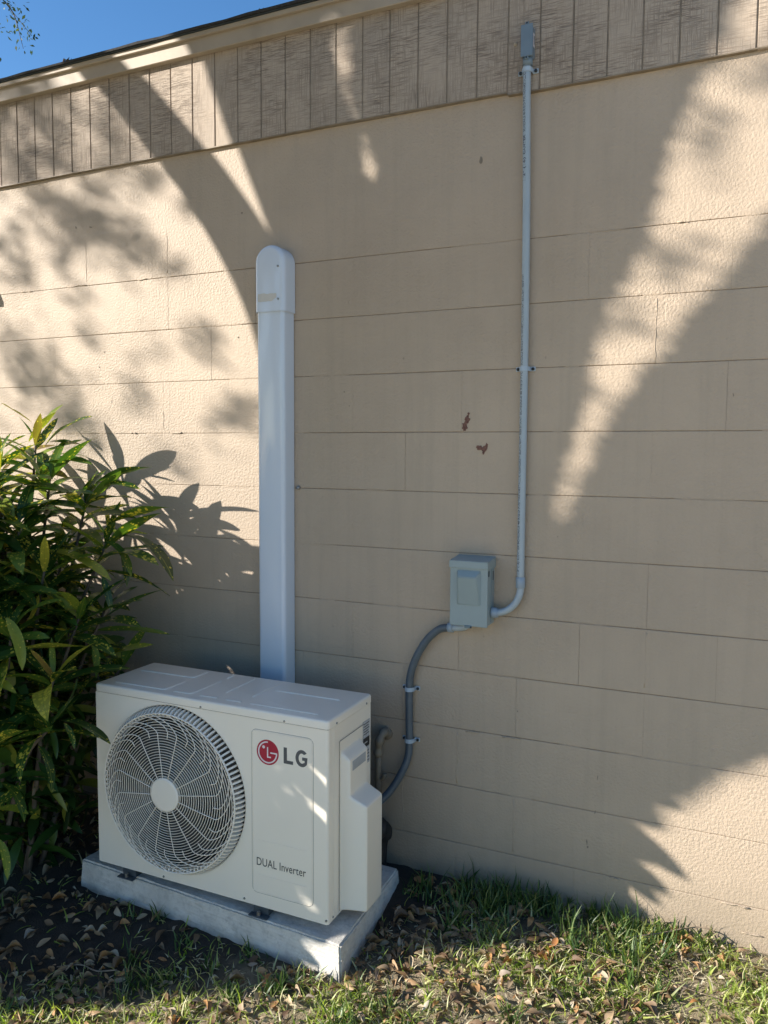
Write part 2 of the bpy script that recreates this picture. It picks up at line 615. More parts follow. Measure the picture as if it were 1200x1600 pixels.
for (x, z0, z1) in [(-3 * H, 3 * H - .01, 2 * H + .01), (-2 * H, 2 * H - .01, H + .01), (-4 * H, 2 * H - .01, H + .03), (0, 5 * H - .01, 4 * H + .02), (0, 10 * H - .01, 9 * H), (-4 * H, 4 * H - .01, 3 * H + .01), (-2.25, 2.42, 2.25), (-1.83, 2.42, 2.25), (-1.86, 1.82, 1.64)]:
    n = 9
    P = [(x + random.uniform(-.0022, .0022), .0002, z0 + (z1 - z0) * i / n) for i in range(n + 1)]
    acc.add(tube_data(P, [random.uniform(.0008, .0024) for _ in P], 6))
tag(from_py('paint_ridges', acc.v, acc.f, M_WALL, BLD, True), kind='stuff')


def flat_patch(name, cx, cz, rx, rz, ang, mat, parent, y=-.0016, n=18, seed=0):
    rr = random.Random(seed)
    V = [(cx, y - .0008, cz)]
    for k in range(n):
        t = 2 * pi * k / n
        q = 1 + rr.uniform(-.35, .25)
        a, b = rx * q * cos(t), rz * q * sin(t)
        V.append((cx + a * cos(ang) - b * sin(ang), y, cz + a * sin(ang) + b * cos(ang)))
    o = len(V)
    V += [(x, .002, z) for (x, _, z) in V[1:]]
    F = [(0, 1 + (k + 1) % n, 1 + k) for k in range(n)]
    F += [(1 + k, 1 + (k + 1) % n, o + (k + 1) % n, o + k) for k in range(n)]
    return from_py(name, V, F, mat, parent)


flat_patch('paint_chip', -.590, 1.668, .0085, .013, -.3, M_CHIP, BLD, seed=2)
flat_patch('paint_chip', -.598, 1.645, .009, .016, .1, M_CHIP, BLD, seed=3)
flat_patch('paint_chip', -.545, 1.573, .011, .010, .3, M_CHIP, BLD, seed=4)
flat_patch('paint_chip', -.528, 1.568, .007, .019, -.35, M_CHIP, BLD, seed=5)
flat_patch('paint_chip', -.585, 1.686, .004, .005, 0, M_CHIP, BLD, seed=8)
for (x, z, w, h) in [(-.555, 2.50, .007, .011), (-.163, .30, .0022, .011), (-.16, .285, .003, .004), (-.135, .52, .0015, .009), (-.14, .405, .0015, .008),
                     (-1.48, 2.44, .003, .003), (-2.30, 2.475, .003, .006), (-2.22, 2.468, .009, .003), (-1.50, 1.985, .003, .003), (-2.16, 1.96, .003, .003), (-2.19, 1.90, .002, .003),
                     (-.28, 1.29, .002, .002), (-.40, .70, .0025, .0025), (.22, 1.73, .0015, .006), (-.52, .94, .002, .002), (-1.05, 1.77, .0025, .003), (-1.03, 1.72, .002, .002)]:
    flat_patch('wall_blemish', x, z, w, h, random.uniform(-.3, .3), M_GROOVE, BLD, y=-.0010, n=9, seed=int(abs(x) * 1000))

# vertical siding boards, one by one, over a backing sheet
P0 = -.468
PITCHW = .1018


def board_mesh(z0, z1):
    bm = bmesh.new()
    box(bm, .0022, PITCHW - .0022, -.0125, -.003, z0, z1, 0)
    e = [e for e in bm.edges if all(abs(v.co.y + .0125) < 1e-6 for v in e.verts)]
    bmesh.ops.bevel(bm, geom=e, offset=.0015, segments=1, affect='EDGES')
    me = bpy.data.meshes.new('siding_board')
    bm.to_mesh(me)
    bm.free()
    me.materials.append(M_SIDING)
    return me


bmL, bmR = board_mesh(2.690, 3.06), board_mesh(2.683, 3.06)
ib = -34
while P0 + ib * PITCHW < 1.6:
    o = bpy.data.objects.new('siding_board', bmL if ib < 0 else bmR)
    COL.objects.link(o)
    o.parent = BLD
    o.location = Vector((P0 + ib * PITCHW, random.uniform(-.0006, .0006), random.uniform(-.001, .001))) - BLD.location
    ib += 1
xa, xb = P0 - 34 * PITCHW, P0 + ib * PITCHW
bx('siding_backing', (XL, XR, -.0088, .0, 2.688, 3.06), M_GROOVE, BLD)
acc = Acc()
for a, b in ((XL, xa), (xb, XR)):
    x = a
    while x < b - .05:
        bmv = bmesh.new()
        box(bmv, x + .0035, min(x + PITCHW, b) - .0035, -.0125, -.0056, 2.690, 3.06)
        vs = [v.co.copy() for v in bmv.verts]
        acc.add((vs, [tuple(v.index for v in f.verts) for f in bmv.faces]))
        bmv.free()
        x += PITCHW
tag(from_py('distant_boards', acc.v, acc.f, M_SIDING, BLD), kind='stuff')
# uneven lower lip of the two siding sheets
for nm, a, b, z in (('siding_lip', XL, P0 - .004, 2.690), ('siding_lip', P0 + .002, XR, 2.683)):
    V, F = [], []
    n = int((b - a) / .06)
    for i in range(n + 1):
        x = a + (b - a) * i / n
        w = .0018 * sin(x * 5.3) + random.uniform(-.0009, .0009)
        V += [(x, -.0142 + w * .5, z - .0012 + w), (x, .0004, z - .0022 + w), (x, .0004, z + .0030 + w), (x, -.0142 + w * .5, z + .0026 + w)]
    for i in range(n):
        for k in range(4):
            F.append((4 * i + k, 4 * i + (k + 1) % 4, 4 * i + 4 + (k + 1) % 4, 4 * i + 4 + k))
    from_py(nm, V, F, M_TRIM, BLD)
bx('fascia_board', (XL, XR, -.038, -.0128, 3.026, 3.094), M_FASCIA, BLD, bev=.002)
bx('fascia_board', (XL, XR, -.052, -.0382, 3.077, 3.0935), M_FASCIA, BLD, bev=.0015)
bx('drip_edge', (XL, XR, -.058, .05, 3.0945, 3.0965), M_FOOT, BLD)
V, F = [], []
n = 150
for i in range(n + 1):
    x = XL + (XR - XL) * i / n
    e = random.uniform(-.004, .004)
    V += [(x, -.064 + e, 3.0968), (x, -.066 + e, 3.1035 + random.uniform(-.0012, .002)), (x, 2.5, 3.42), (x, 2.5, 3.38)]
for i in range(n):
    for k in range(4):
        F.append((4 * i + k, 4 * i + (k + 1) % 4, 4 * i + 4 + (k + 1) % 4, 4 * i + 4 + k))
from_py('roof', V, F, M_SHINGLE, BLD)
# debris caught on the roof edge
for i, (x, s) in enumerate([(-2.285, .016), (-2.265, .010), (-1.93, .008), (-1.90, .006), (-1.36, .010), (-1.13, .008), (-1.46, .006)]):
    P = [(x - s, -.05, 3.106), (x - .3 * s, -.052, 3.106 + s * .9), (x + .4 * s, -.05, 3.106 + s * .5), (x + s * 1.3, -.05, 3.106 + s * 1.1)]
    d = tube('roof_debris', P, [s * .18, s * .3, s * .22, s * .08], M_BARK, None, 5)
    tag(d, ['dark clump of twigs on the roof edge furthest left', 'small dark twig touching the leftmost clump on the roof edge', 'short dark twig on the roof edge right of the left clump', 'tiny dark stub on the roof edge beside a short twig',
            'thin twig sticking up from the roof edge near where it leaves the picture', 'small dark speck of litter at the right end of the visible roof edge', 'tiny twig on the roof edge between the middle and right ones'][i], 'twig', 'litter on the roof edge')

# ------------------------------------------------------------------ concrete pad
def build_pad():
    top = [(-1.836, -.503), (-.772, -.559), (-.790, -.085), (-1.80, -.04)]
    zt = .110
    bm = bmesh.new()
    nsub = 26
    t = [bm.verts.new((x, y, zt)) for x, y in top]
    cx = sum(p[0] for p in top) / 4
    cy = sum(p[1] for p in top) / 4
    b = [bm.verts.new((x + (.010 if x > cx else -.010), y + (.010 if y > cy else -.010), -.06)) for x, y in top]
    bm.faces.new(t)
    bm.faces.new(b[::-1])
    for i in range(4):
        bm.faces.new((t[i], b[i], b[(i + 1) % 4], t[(i + 1) % 4]))
    bmesh.ops.recalc_face_normals(bm, faces=bm.faces[:])
    bmesh.ops.bevel(bm, geom=[e for e in bm.edges], offset=.006, segments=2, affect='EDGES')
    bmesh.ops.subdivide_edges(bm, edges=[e for e in bm.edges if e.calc_length() > .08], cuts=nsub, use_grid_fill=True)
    for v in bm.verts:
        v.co += Vector((random.gauss(0, .0004), random.gauss(0, .0005), random.gauss(0, .0004)))
        # knocked edge chips
        if abs(v.co.z - .110) < .004 and v.co.y < -.49 and random.random() < .25:
            v.co.z -= random.uniform(0, .002)
    p = from_bm('concrete_pad', bm, M_CONC, None, False)
    tag(p, 'grey precast concrete pad on the soil carrying the outdoor unit', 'pad')


build_pad()

# ------------------------------------------------------------------ outdoor unit
UX0, UX1 = -1.7295, -.8295
UY0, UY1 = -.526, -.230
UZ0, UZ1 = .139, .767
UNIT = thing('outdoor_unit', (-1.28, -.38, .11), 'white air conditioner outdoor unit with a round fan grille on the concrete pad', 'air conditioner')
FCX, FCZ = UX0 + .325, UZ0 + .313
FR = .279


def build_front():
    """front panel with a round opening"""
    bm = bmesh.new()
    n = 96
    x0, x1, z0, z1 = UX0, UX1 - .012, UZ0, UZ1 - .0285
    y = UY0
    outer = []
    for k in range(n):
        th = 2 * pi * k / n
        c, s = cos(th), sin(th)
        tx = ((x1 - FCX) if c > 0 else (x0 - FCX)) / c if abs(c) > 1e-9 else 1e9
        tz = ((z1 - FCZ) if s > 0 else (z0 - FCZ)) / s if abs(s) > 1e-9 else 1e9
        t = min(tx, tz)
        outer.append([FCX + t * c, FCZ + t * s])
    for cx, cz in ((x0, z0), (x1, z0), (x1, z1), (x0, z1)):      # snap the nearest spokes to the corners
        j = min(range(n), key=lambda i: (outer[i][0] - cx) ** 2 + (outer[i][1] - cz) ** 2)
        outer[j] = [cx, cz]
    rings = []
    rings.append([bm.verts.new((x, y, z)) for x, z in outer])
    rings.append([bm.verts.new((FCX + (FR + .004) * cos(2 * pi * k / n), y, FCZ + (FR + .004) * sin(2 * pi * k / n))) for k in range(n)])
    rings.append([bm.verts.new((FCX + FR * cos(2 * pi * k / n), y + .004, FCZ + FR * sin(2 * pi * k / n))) for k in range(n)])
    rings.append([bm.verts.new((FCX + (FR - .001) * cos(2 * pi * k / n), y + .03, FCZ + (FR - .001) * sin(2 * pi * k / n))) for k in range(n)])
    for a, b in zip(rings, rings[1:]):
        for k in range(n):
            bm.faces.new((a[k], a[(k + 1) % n], b[(k + 1) % n], b[k]))
    ed = [bm.verts.new((v.co.x, y + .012, v.co.z)) for v in rings[0]]
    for k in range(n):
        bm.faces.new((rings[0][k], ed[k], ed[(k + 1) % n], rings[0][(k + 1) % n]))
    bmesh.ops.recalc_face_normals(bm, faces=bm.faces[:])
    return from_bm('front_panel', bm, M_CASE, UNIT)


front = build_front()
# body shell behind the front panel: left side, back, bottom and right side pieces
bx('left_side', (UX0, UX0 + .003, UY0 + .0122, UY1, UZ0, UZ1 - .0285), M_CASE, UNIT)
bx('base_pan', (UX0 + .004, UX1 - .004, UY0 + .013, UY1 - .002, UZ0 + .001, UZ0 + .012), M_CASE, UNIT)
bx('coil', (UX0 + .01, UX1 - .14, UY1 - .03, UY1 - .002, UZ0 + .014, UZ1 - .03), M_COIL, UNIT)
bx('divider', (FCX + FR + .01, FCX + FR + .014, UY0 + .02, UY1 - .033, UZ0 + .013, UZ1 - .03), M_DARK, UNIT)
V, F = [], []
n = 48
for y, rr in ((UY0 + .031, FR - .001), (UY0 + .12, FR - .012)):
    V += [(FCX + rr * cos(2 * pi * k / n), y, FCZ + rr * sin(2 * pi * k / n)) for k in range(n)]
F = [(k, (k + 1) % n, n + (k + 1) % n, n + k) for k in range(n)]
from_py('fan_shroud', V, F, M_DARK, UNIT, True)
# propeller fan at rest
fan = Acc()
for b in range(3):
    a0 = 2 * pi * b / 3 + .4
    V = []
    for i in range(7):
        r = .05 + (.245 - .05) * i / 6
        for j in range(7):
            a = a0 + (j / 6 - .5) * (1.35 - .25 * i / 6) + .25 * i / 6
            y = UY0 + .075 - .04 * (j / 6 - .5) + .004 * i / 6
            V.append((FCX + r * cos(a), y, FCZ + r * sin(a)))
    F = [(i * 7 + j, i * 7 + j + 1, (i + 1) * 7 + j + 1, (i + 1) * 7 + j) for i in range(6) for j in range(6)]
    fan.add((V, F))
fan.add(disc_prism(FCX, FCZ, .06, UY0 + .045, UY0 + .12, 24))
M_FAN = plain('fan_plastic', (.04, .042, .045), .5)
from_py('fan', fan.v, fan.f, M_FAN, UNIT, True)
# right end: corner post with pressed vertical lines, side panel
bm = bmesh.new()
box(bm, UX1 - .012, UX1, UY0, UY0 + .012, UZ0, UZ1 - .0285)
e = [e for e in bm.edges if all(v.co.x > UX1 - 1e-5 and v.co.y < UY0 + 1e-5 for v in e.verts)]
bmesh.ops.bevel(bm, geom=e, offset=.010, segments=5, affect='EDGES', profile=.5)
from_bm('corner_post', bm, M_CASE, UNIT, False)
bx('side_panel', (UX1 - .0035, UX1 - .0004, UY0 + .0125, UY1 - .010, UZ0, UZ1 - .0285), M_CASE, UNIT)
bx('side_flange', (UX1 - .0006, UX1 + .0006, UY0 + .024, UY0 + .027, UZ0 + .003, UZ1 - .03), M_CASE, UNIT, bev=.0003)
bx('side_flange', (UX1 - .0006, UX1 + .0014, UY0 + .034, UY0 + .036, UZ0 + .003, UZ1 - .03), M_CASE, UNIT, bev=.0004)
bm = bmesh.new()
box(bm, UX1 - .012, UX1, UY1 - .010, UY1, UZ0, UZ1 - .0285)
e = [e for e in bm.edges if all(v.co.x > UX1 - 1e-5 and v.co.y > UY1 - 1e-5 for v in e.verts)]
bmesh.ops.bevel(bm, geom=e, offset=.006, segments=4, affect='EDGES')
from_bm('rear_post', bm, M_CASE, UNIT)
# seam gasket under the lid
bx('seam', (UX0 + .002, UX1 - .0025, UY0 + .0025, UY1 - .002, UZ1 - .0290, UZ1 - .0258), M_SEAM, UNIT)


# lid: pressed sheet with rounded shoulders
def build_lid():
    bm = bmesh.new()
    box(bm, UX0 - .002, UX1 + .002, UY0 - .002, UY1 + .002, UZ1 - .0262, UZ1)
    vert_e = [e for e in bm.edges if abs(e.verts[0].co.z - e.verts[1].co.z) > .01]
    bmesh.ops.bevel(bm, geom=vert_e, offset=.012, segments=4, affect='EDGES', profile=.5)
    top_e = [e for e in bm.edges if all(v.co.z > UZ1 - 1e-5 for v in e.verts)]
    bmesh.ops.bevel(bm, geom=top_e, offset=.0075, segments=4, affect='EDGES', profile=.5)
    o = from_bm('lid', bm, M_CASE, UNIT, True)
    return o


lid = build_lid()


def smooth_by_angle(o, ang=35):
    me = o.data
    me.polygons.foreach_set('use_smooth', [True] * len(me.polygons))
    bm = bmesh.new()
    bm.from_mesh(me)
    for e in bm.edges:
        if len(e.link_faces) == 2 and e.calc_face_angle(0) > R(ang):
            e.smooth = False
    bm.to_mesh(me)
    bm.free()


smooth_by_angle(lid, 40)


def rib(pts, r=.0045, h=.0032):
    """pressed bead on the lid along a polyline of (u, w)"""
    P = [Vector((UX0 + u, UY0 + w, 0)) for u, w in pts]
    V, F = [], []
    prof = [(-1, 0), (-.7, .6), (-.3, .95), (.3, .95), (.7, .6), (1, 0)]
    for i, p in enumerate(P):
        d = (P[min(i + 1, len(P) - 1)] - P[max(i - 1, 0)]).normalized()
        nrm = Vector((-d.y, d.x, 0))
        sc = .25 if i in (0, len(P) - 1) else 1
        for a, b in prof:
            q = p + nrm * a * r
            V.append((q.x, q.y, UZ1 - .0003 + b * h * sc))
    m = len(prof)
    for i in range(len(P) - 1):
        for k in range(m - 1):
            F.append((i * m + k, i * m + k + 1, (i + 1) * m + k + 1, (i + 1) * m + k))
    F.append(tuple(range(m - 1, -1, -1)))
    F.append(tuple((len(P) - 1) * m + k for k in range(m)))
    return from_py('lid_bead', V, F, M_CASE, lid, True)


def dens(pts, rad=.014):
    out = [pts[0]]
    for i in range(1, len(pts) - 1):
        a, b, c = Vector((*pts[i - 1], 0)), Vector((*pts[i], 0)), Vector((*pts[i + 1], 0))
        p = b + (a - b).normalized() * rad
        q = b + (c - b).normalized() * rad
        for k in range(6):
            t = k / 5
            v = p * (1 - t) ** 2 + b * 2 * t * (1 - t) + q * t * t
            out.append((v.x, v.y))
    out.append(pts[-1])
    a, b = Vector((*out[0], 0)), Vector((*out[1], 0))
    m = a + (b - a).normalized() * .006
    a2, b2 = Vector((*out[-1], 0)), Vector((*out[-2], 0))
    m2 = a2 + (b2 - a2).normalized() * .006
    return [out[0], (m.x, m.y)] + out[1:-1] + [(m2.x, m2.y), out[-1]]


for pts in ([(.03, .190), (.262, .193), (.262, .275)], [(.05, .040), (.264, .040), (.264, .150)], [(.300, .040), (.372, .040), (.372, .205)],
            [(.406, .040), (.476, .040)], [(.506, .040), (.566, .040)], [(.466, .10), (.462, .275)], [(.57, .10), (.57, .275)],
            [(.60, .040), (.845, .040)], [(.60, .190), (.84, .190)], [(.372, .235), (.372, .28)]):
    rib(dens(pts))
for (x, z) in ((.44, .6065), (.75, .6065)):
    f = from_py('screw', *disc_prism(UX0 + x, UZ0 + z, .0034, UY0 - .0042, UY0 - .0018, 10), M_SCREW, lid)
for (x, z) in ((.28, .008), (.60, .012), (.893, .013)):
    from_py('screw', *disc_prism(UX0 + x, UZ0 + z, .0036, UY0 - .0022, UY0 + .001, 10), M_SCREW, front)


def side_disc(y, z, r, x0, x1, n=10):
    V = [(x0, y + r * cos(2 * pi * k / n), z + r * sin(2 * pi * k / n)) for k in range(n)]
    V += [(x1, y + r * .9 * cos(2 * pi * k / n), z + r * .9 * sin(2 * pi * k / n)) for k in range(n)]
    F = [(k, (k + 1) % n, n + (k + 1) % n, n + k) for k in range(n)] + [tuple(n + k for k in range(n))]
    return V, F


for y in (-.478, -.272):
    from_py('screw', *side_disc(y, UZ1 - .020, .0036, UX1 + .001, UX1 + .0044), M_SCREW, lid)
from_py('screw', *side_disc(-.498, UZ0 + .012, .0036, UX1 - .001, UX1 + .0022), M_SCREW, UNIT)


# service cover on the right side with two bulges
def build_cover():
    # frame line
    ys = (-.458, -.232)
    bx('service_panel', (UX1 - .0002, UX1 + .0022, ys[0], -.300, UZ0 + .004, .682), M_CASE, UNIT, bev=.0012)
    # bulge as a height field over (y, z)
    y0, y1, z0, z1 = -.452, -.318, UZ0 + .006, .660
    ny, nz = 46, 150

    def sm(a, b, t):
        t = min(1, max(0, (t - a) / (b - a)))
        return t * t * (3 - 2 * t)
    V, F = [], []
    for j in range(nz + 1):
        z = z0 + (z1 - z0) * j / nz
        for i in range(ny + 1):
            y = y0 + (y1 - y0) * i / ny
            lo = 1 - sm(.478, .515, z)
            hi = 1 - sm(.618, .652, z)
            depth = .029 * hi + .052 * lo
            ramp_l = .010 + .012 * lo
            a = sm(y0, y0 + ramp_l, y)
            b = 1 - sm(y1 - .004, y1, y)
            bot = sm(z0, z0 + .006, z)
            V.append((UX1 + .0018 + depth * a * b * bot, y, z))
    for j in range(nz):
        for i in range(ny):
            a = j * (ny + 1) + i
            F.append((a, a + 1, a + ny + 2, a + ny + 1))
    c = from_py('service_cover', V, F, M_CASE, UNIT, True)
    # grip slot
    bm = bmesh.new()
    box(bm, UX1 + .0285, UX1 + .0318, -.428, -.336, .585, .616)
    bmesh.ops.bevel(bm, geom=bm.edges[:], offset=.0012, segments=1, affect='EDGES')
    from_bm('grip_slot', bm, plain('grip_recess', (.40, .41, .42), .5), c)
    bx('panel_edge', (UX1 + .0023, UX1 + .0030, -.4575, -.292, .6835, .6850), M_SEAM, UNIT)
    bx('panel_edge', (UX1 + .0023, UX1 + .0030, -.4592, -.4580, UZ0 + .01, .6835), M_SEAM, UNIT)


build_cover()
# rating stickers on the rear of the side
rs = bx('rating_sticker', (UX1 + .0002, UX1 + .0008, -.294, -.243, .625, .690), M_LABEL, UNIT)
bx('sticker_band', (UX1 + .0009, UX1 + .0012, -.292, -.245, .603, .634), M_BLACK, rs)
bx('sticker_strip', (UX1 + .0002, UX1 + .0007, -.272, -.243, .545, .602), M_LABEL, rs)
for i in range(5):
    bx('sticker_line', (UX1 + .0009, UX1 + .0011, -.290, -.248 - .006 * (i % 2), .645 + i * .0085, .648 + i * .0085), M_TEXT, rs)
for i in range(4):
    bx('sticker_line', (UX1 + .0009, UX1 + .0011, -.269, -.247, .553 + i * .011, .556 + i * .011), M_TEXT, rs)
bx('sticker_line', (UX1 + .0013, UX1 + .0015, -.286, -.262, .616, .620), M_LABEL, rs)


# the pressed panel outline on the front
def outline(u0, u1, v0, v1, rad, w, y, h, mat, parent, name):
    pts = []
    for cx, cz, a0 in ((u1 - rad, v1 - rad, 0), (u0 + rad, v1 - rad, 90), (u0 + rad, v0 + rad, 180), (u1 - rad, v0 + rad, 270)):
        for k in range(7):
            a = R(a0 + 15 * k)
            pts.append((cx, cz, cos(a), sin(a)))
    V, F = [], []
    for cx, cz, c, s in pts:
        for dr, dy in ((w, 0), (w * .35, -h), (-w * .35, -h), (-w, 0)):
            V.append((UX0 + cx + (rad + dr) * c, y + dy, UZ0 + cz + (rad + dr) * s))
    n = len(pts)
    for i in range(n):
        for k in range(3):
            F.append((4 * i + k, 4 * i + k + 1, 4 * ((i + 1) % n) + k + 1, 4 * ((i + 1) % n) + k))
    return from_py(name, V, F, mat, parent, False)


bx('name_panel', (UX0 + .635, UX0 + .845, UY0 - .0010, UY0 + .0005, UZ0 + .048, UZ0 + .562), M_CASE, front, bev=.0008)
outline(.633, .847, .046, .564, .016, .0018, UY0 + .0001, .0017, M_CASE, front, 'panel_bead')
outline(.6304, .8496, .0434, .5666, .0185, .0006, UY0 + .0001, .0004, M_SEAM, front, 'panel_crease')
for v in (.2145, .1015):
    bx('pressed_line', (UX0 + .652, UX0 + .828, UY0 - .0020, UY0 - .0009, UZ0 + v, UZ0 + v + .0024), M_CASE, front, bev=.0005)


# flat print: polygons 0.3 mm proud of the enamel
def prism_xz(name, pts, y, mat, parent, t=.0004):
    n = len(pts)
    V = [(x, y, z) for x, z in pts] + [(x, y + t, z) for x, z in pts]
    F = [tuple(range(n))] + [(i, n + i, n + (i + 1) % n, (i + 1) % n) for i in range(n)]
    bm = bmesh.new()
    vs = [bm.verts.new(v) for v in V]
    for f in F:
        bm.faces.new([vs[i] for i in f])
    bm.normal_update()
    bmesh.ops.triangulate(bm, faces=bm.faces[:])
    bmesh.ops.recalc_face_normals(bm, faces=bm.faces[:])
    return from_bm(name, bm, mat, parent)


LY = UY0 - .0014
lx, lz, lr = UX0 + .690, UZ0 + .500, .0395
badge = prism_xz('red_badge', [(lx + lr * cos(2 * pi * k / 48), lz + lr * sin(2 * pi * k / 48)) for k in range(48)], LY, M_LOGO_RED, front)


def arc_band(cx, cz, r0, r1, a0, a1, n=24):
    o = [(cx + r1 * cos(R(a0 + (a1 - a0) * i / n)), cz + r1 * sin(R(a0 + (a1 - a0) * i / n))) for i in range(n + 1)]
    i_ = [(cx + r0 * cos(R(a1 + (a0 - a1) * i / n)), cz + r0 * sin(R(a1 + (a0 - a1) * i / n))) for i in range(n + 1)]
    return o + i_


def arc_mesh(name, cx, cz, r0, r1, a0, a1, y, mat, parent, n=40):
    V, F = [], []
    for i in range(n + 1):
        a = R(a0 + (a1 - a0) * i / n)
        V += [(cx + r0 * cos(a), y, cz + r0 * sin(a)), (cx + r1 * cos(a), y, cz + r1 * sin(a)), (cx + r1 * cos(a), y + .0003, cz + r1 * sin(a)), (cx + r0 * cos(a), y + .0003, cz + r0 * sin(a))]
    for i in range(n):
        for k in range(4):
            F.append((4 * i + k, 4 * i + (k + 1) % 4, 4 * i + 4 + (k + 1) % 4, 4 * i + 4 + k))
    return from_py(name, V, F, mat, parent)


def rect_xz(name, x0, x1, z0, z1, y, mat, parent):
    return prism_xz(name, [(x0, z0), (x1, z0), (x1, z1), (x0, z1)], y, mat, parent, .0003)


BY = LY - .0004
arc_mesh('badge_ring', lx, lz, lr * .76, lr * .87, 88, 360, BY, M_LOGO_WHITE, badge)
rect_xz('badge_bar', lx + lr * .24, lx + lr * .865, lz - lr * .055, lz + lr * .055, BY - .0001, M_LOGO_WHITE, badge)
rect_xz('badge_stroke', lx - lr * .055, lx + lr * .055, lz - lr * .42, lz + lr * .42, BY, M_LOGO_WHITE, badge)
rect_xz('badge_foot', lx + lr * .056, lx + lr * .30, lz - lr * .42, lz - lr * .31, BY, M_LOGO_WHITE, badge)
prism_xz('badge_dot', [(lx - lr * .36 + lr * .125 * cos(2 * pi * k / 16), lz + lr * .38 + lr * .125 * sin(2 * pi * k / 16)) for k in range(16)], BY, M_LOGO_WHITE, badge, .0003)
# L
zx, zz, hh = UX0 + .747, UZ0 + .4755, .050
prism_xz('letter', [(zx, zz), (zx + .033, zz), (zx + .033, zz + .0105), (zx + .0115, zz + .0105), (zx + .0115, zz + hh), (zx, zz + hh)], LY, M_LOGO_GREY, front)
# G : thick open ring with bar
gx, gz_ = UX0 + .8105, UZ0 + .5005
gG = []
n = 30
ro, ri, ex = .0262, .0155, .84
for i in range(n + 1):
    a = R(42 + (323 - 42) * i / n)
    gG.append((gx + ro * ex * cos(a), gz_ + ro * sin(a)))
gG += [(gx + .0195, gz_ + .004), (gx + .001, gz_ + .004), (gx + .001, gz_ - .0055), (gx + .0095, gz_ - .0055), (gx + .0095, gz_ - .0125)]
for i in range(n + 1):
    a = R(308 + (50 - 308) * i / n)
    gG.append((gx + ri * .72 * cos(a), gz_ + ri * sin(a)))
prism_xz('letter', gG, LY, M_LOGO_GREY, front)


def text_mesh(body, size, width=None, spacing=1.0, offset=0.0):
    cu = bpy.data.curves.new('t', 'FONT')
    cu.body = body
    cu.size = size
    cu.space_character = spacing
    cu.offset = offset
    cu.resolution_u = 4
    o = bpy.data.objects.new('t', cu)
    COL.objects.link(o)
    bpy.context.view_layer.update()
    me = bpy.data.meshes.new_from_object(o.evaluated_get(bpy.context.evaluated_depsgraph_get()))
    bpy.data.objects.remove(o)
    n = len(me.vertices)
    co = np.empty(n * 3)
    me.vertices.foreach_get('co', co)
    co = co.reshape(-1, 3)
    co[:, 0] -= co[:, 0].min()
    if width:
        co[:, 0] *= width / co[:, 0].max()
    return me, co


me, co = text_mesh('DUAL Inverter', .0365, .176, 1.03, .00015)
co2 = np.stack([UX0 + .648 + co[:, 0], np.full(len(co), LY), UZ0 + .134 + co[:, 1]], 1)
me.vertices.foreach_set('co', co2.ravel())
me.update()
link('dual_inverter_lettering', me, M_TEXT, front)

# fan grille: hub, fine rings, spokes that sweep at their outer ends, slatted drum
GY = UY0 - .030
RG = .262
gr = bpy.data.objects.new('fan_grille', None)
gr.location = Vector((FCX, UY0, FCZ)) - UNIT.location
gr.parent = UNIT
COL.objects.link(gr)
bpy.context.view_layer.update()


def gpt(r, a, dy=0.0):
    dome = .012 * (1 - (r / RG) ** 2) if r < RG else 0
    return Vector((FCX + r * cos(a), GY - dome + dy, FCZ + r * sin(a)))


def link_grille(name, acc, mat=M_GRILLE, smooth=True):
    o = from_py(name, acc.v, acc.f, mat, None, smooth)
    o.parent = gr
    o.location = -Vector((FCX, UY0, FCZ))
    return o


def ring_data(r, w, seg=112, dy=0.0, cs=4):
    V, F = [], []
    for i in range(seg):
        a = 2 * pi * i / seg
        for k in range(cs):
            t = 2 * pi * k / cs + pi / 4
            V.append(gpt(r + w * cos(t), a, dy + 1.6 * w * sin(t)))
    for i in range(seg):
        for k in range(cs):
            F.append((i * cs + k, i * cs + (k + 1) % cs, ((i + 1) % seg) * cs + (k + 1) % cs, ((i + 1) % seg) * cs + k))
    return V, F


acc = Acc()
nr = 23
for i in range(nr):
    r = .0605 + (.252 - .0605) * i / (nr - 1)
    acc.add(ring_data(r, .00125, dy=.0020))
link_grille('rings', acc)
acc = Acc()
acc.add(ring_data(RG, .0024, seg=128, cs=6))
link_grille('rim', acc)
acc = Acc()
ns = 16
for s in range(ns):
    a0 = 2 * pi * (s + .35) / ns
    P = [gpt(.050 + (.198 - .050) * i / 9, a0 + .02 * i / 9, -.0006) for i in range(10)]
    for i in range(1, 13):
        t = i / 12
        P.append(gpt(.198 + (RG - .198) * t ** .9, a0 + .02 + .50 * t ** 1.35, -.0006))
    acc.add(tube_data(P, .0016, 5))
    a1 = a0 + pi / ns
    P = [gpt(.186 + (.205 - .186) * i / 3, a1 + .01, -.0006) for i in range(4)]
    for i in range(1, 12):
        t = i / 11
        P.append(gpt(.205 + (RG - .205) * t ** .9, a1 + .01 + .44 * t ** 1.35, -.0006))
    acc.add(tube_data(P, .0016, 5))
link_grille('spokes', acc)
acc = Acc()
nb = 108
